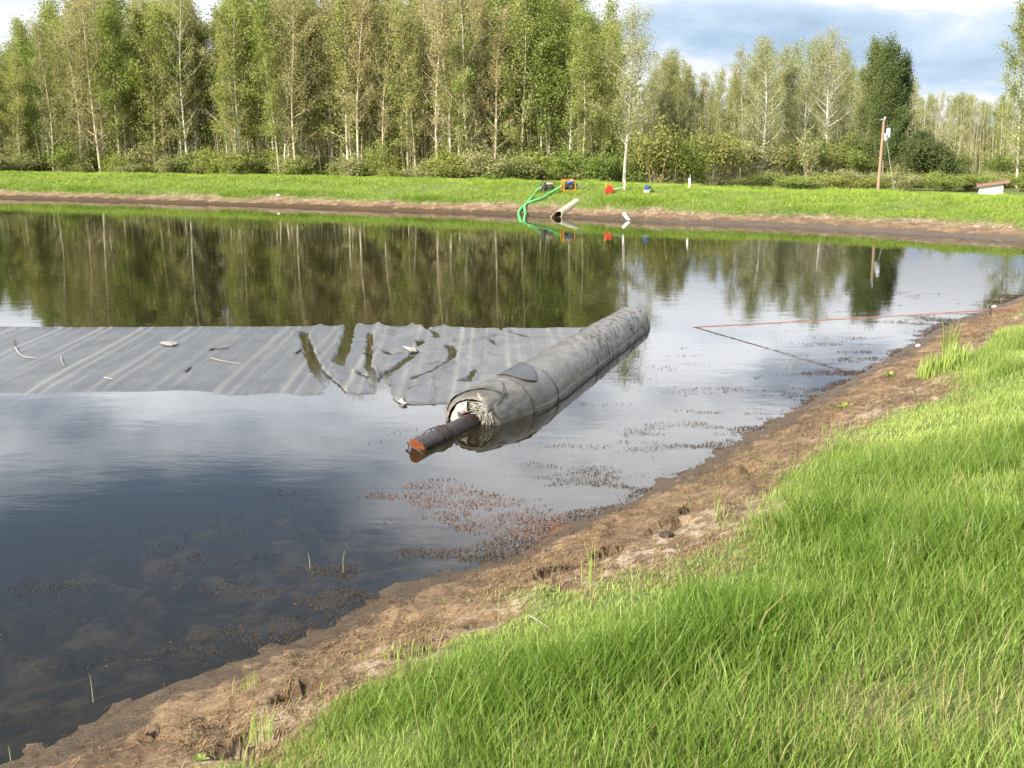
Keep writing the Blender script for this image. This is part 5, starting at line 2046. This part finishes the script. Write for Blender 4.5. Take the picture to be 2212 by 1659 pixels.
def tuft(px, py, n, h, spread, label, lean=(.05, 0), tint=(.3, .9), w=.008):
    p = hit(px, py)
    z = float(height(np.array([p[0]]), np.array([p[1]]), True)[0])
    mb = MB()
    for i in range(n):
        a = random.uniform(0, 6.28); rr = spread * math.sqrt(random.random())
        x, y = math.cos(a) * rr, math.sin(a) * rr * .8
        hh = h * random.uniform(.45, 1.05) * (1 - .4 * (rr / spread) ** 2)
        b = random.uniform(0, 6.28); l = random.uniform(.02, .28)
        dx, dy = math.cos(b) * l * hh + lean[0] * hh, math.sin(b) * l * hh + lean[1] * hh
        c = random.uniform(0, 6.28); ww = w * random.uniform(.7, 1.3)
        ox, oy = math.cos(c) * ww / 2, math.sin(c) * ww / 2
        zz = float(height(np.array([p[0] + x]), np.array([p[1] + y]))[0]) - z
        mb.add([(x - ox, y - oy, zz - .01), (x + ox, y + oy, zz - .01), (x + dx * .35 + ox, y + dy * .35 + oy, zz + hh * .55), (x + dx * .35 - ox, y + dy * .35 - oy, zz + hh * .55), (x + dx, y + dy, zz + hh)],
               [(0, 1, 2, 3), (3, 2, 4)], random.uniform(*tint))
    o = mb.build('grass_tuft', M['blade'])
    o.location = (p[0], p[1], z)
    tag(o, label, 'grass tuft', kind='stuff' if spread > .15 else None)


tuft(2040, 800, 300, .40, .32, 'tall light green grass tuft on the mud under the rope', w=.013)
tuft(2052, 760, 26, .62, .14, 'few tall bluish grass stalks behind the tall light tuft', tint=(.1, .5), w=.011)
tuft(1552, 1130, 14, .36, .06, 'slim upright grass tuft standing at the grass edge above the long pit', w=.005)
tuft(1280, 1262, 22, .36, .07, 'small upright grass tuft right of the middle pit', w=.0045)
tuft(560, 1605, 34, .24, .08, 'spiky grass tuft growing from the lowest left pit', w=.0045)
tuft(540, 1500, 16, .18, .10, 'sparse grass shoots by the left crescent pit', w=.004)
tuft(880, 1418, 60, .12, .16, 'low grass patch on the mud beside the dark notch', w=.0045)
tuft(1795, 935, 30, .16, .12, 'thin grass shoots on the mud right of the seedlings', w=.005)


def seedling(px, py, n, r, label):
    p = hit(px, py)
    z = float(height(np.array([p[0]]), np.array([p[1]]), True)[0])
    root = empty('weed_seedling', (p[0], p[1], z))
    for i in range(n):
        a = 6.28 * i / n + random.uniform(-.3, .3)
        L = r * random.uniform(.7, 1.2); ww = L * .32; e = random.uniform(.25, .9)
        d = Vector((math.cos(a) * math.cos(e), math.sin(a) * math.cos(e), math.sin(e))); s = Vector((-math.sin(a), math.cos(a), 0))
        v = [Vector((0, 0, .005)), d * L * .35 + s * ww * .8, d * L * .75 + s * ww * .6, d * L + Vector((0, 0, -.15 * L)), d * L * .75 - s * ww * .6, d * L * .35 - s * ww * .8]
        MB().add(v + [d * L * .55 + Vector((0, 0, -.08 * L))], [(0, 1, 6), (1, 2, 6), (2, 3, 6), (3, 4, 6), (4, 5, 6), (5, 0, 6)], random.uniform(.2, .6)).build('leaf', M['blade'], root)
    tag(root, label, 'seedling')


seedling(1823, 880, 9, .11, 'broad leaved green seedling on the mud, largest of three')
seedling(1800, 884, 6, .07, 'small broad leaved seedling left of the largest one')
seedling(1922, 815, 7, .09, 'green seedling higher up the right hand mud slope')
seedling(432, 1650, 6, .06, 'bluish green seedling at the bottom edge of the mud')


def reed(px, py, ph, label):
    p = at(px, py)
    h = ph * p[1] / F_PX
    b = random.uniform(-.12, .12)
    o = MB().tube([(0, 0, -.25), (b * h * .3, 0, h * .5), (b * h, 0, h)], [.0032, .0028, .001], 5).build('reed', M['reed'])
    o.location = tuple(p)
    tag(o, label, 'reed')


M['reed'] = plain('reed', (.22, .24, .12), .7, .2, 30)
reed(1700, 790, 30, 'leftmost thin reed standing in the water below the rope')
reed(1715, 784, 34, 'tallest thin reed in the water below the rope')
reed(1722, 780, 30, 'thin reed just right of the tallest one below the rope')
reed(1745, 764, 20, 'rightmost short reed in the water below the rope')
reed(202, 1517, 74, 'lone tall reed in the dark shallows at lower left')
reed(671, 1229, 42, 'thin reed in the dark water left of the reddish weed')
reed(740, 1236, 54, 'taller thin reed beside the reddish floating weed')
reed(24, 1645, 42, 'reed at the bottom left corner of the pond')


def bank_twig(pxs, r, label, mat='twig'):
    ps = []
    for a, b in pxs:
        q = hit(a, b)
        ps.append(np.array((q[0], q[1], float(height(np.array([q[0]]), np.array([q[1]]), True)[0]) + .02 + r)))
    P = catmull(ps, 4)
    o = MB().tube([tuple(c) for c in P], [r * (1 - .6 * i / (len(P) - 1)) for i in range(len(P))], 6).build('dead_stalk', M[mat], origin=tuple(ps[0]))
    tag(o, label, 'stalk')


bank_twig([(1145, 1340), (1160, 1352), (1185, 1366)], .006, 'pale broken stalk at the edge of the near grass', 'pale_scrap')
bank_twig([(1595, 1290), (1640, 1320), (1680, 1350)], .0045, 'thin brown dead stalk leaning in the near grass')
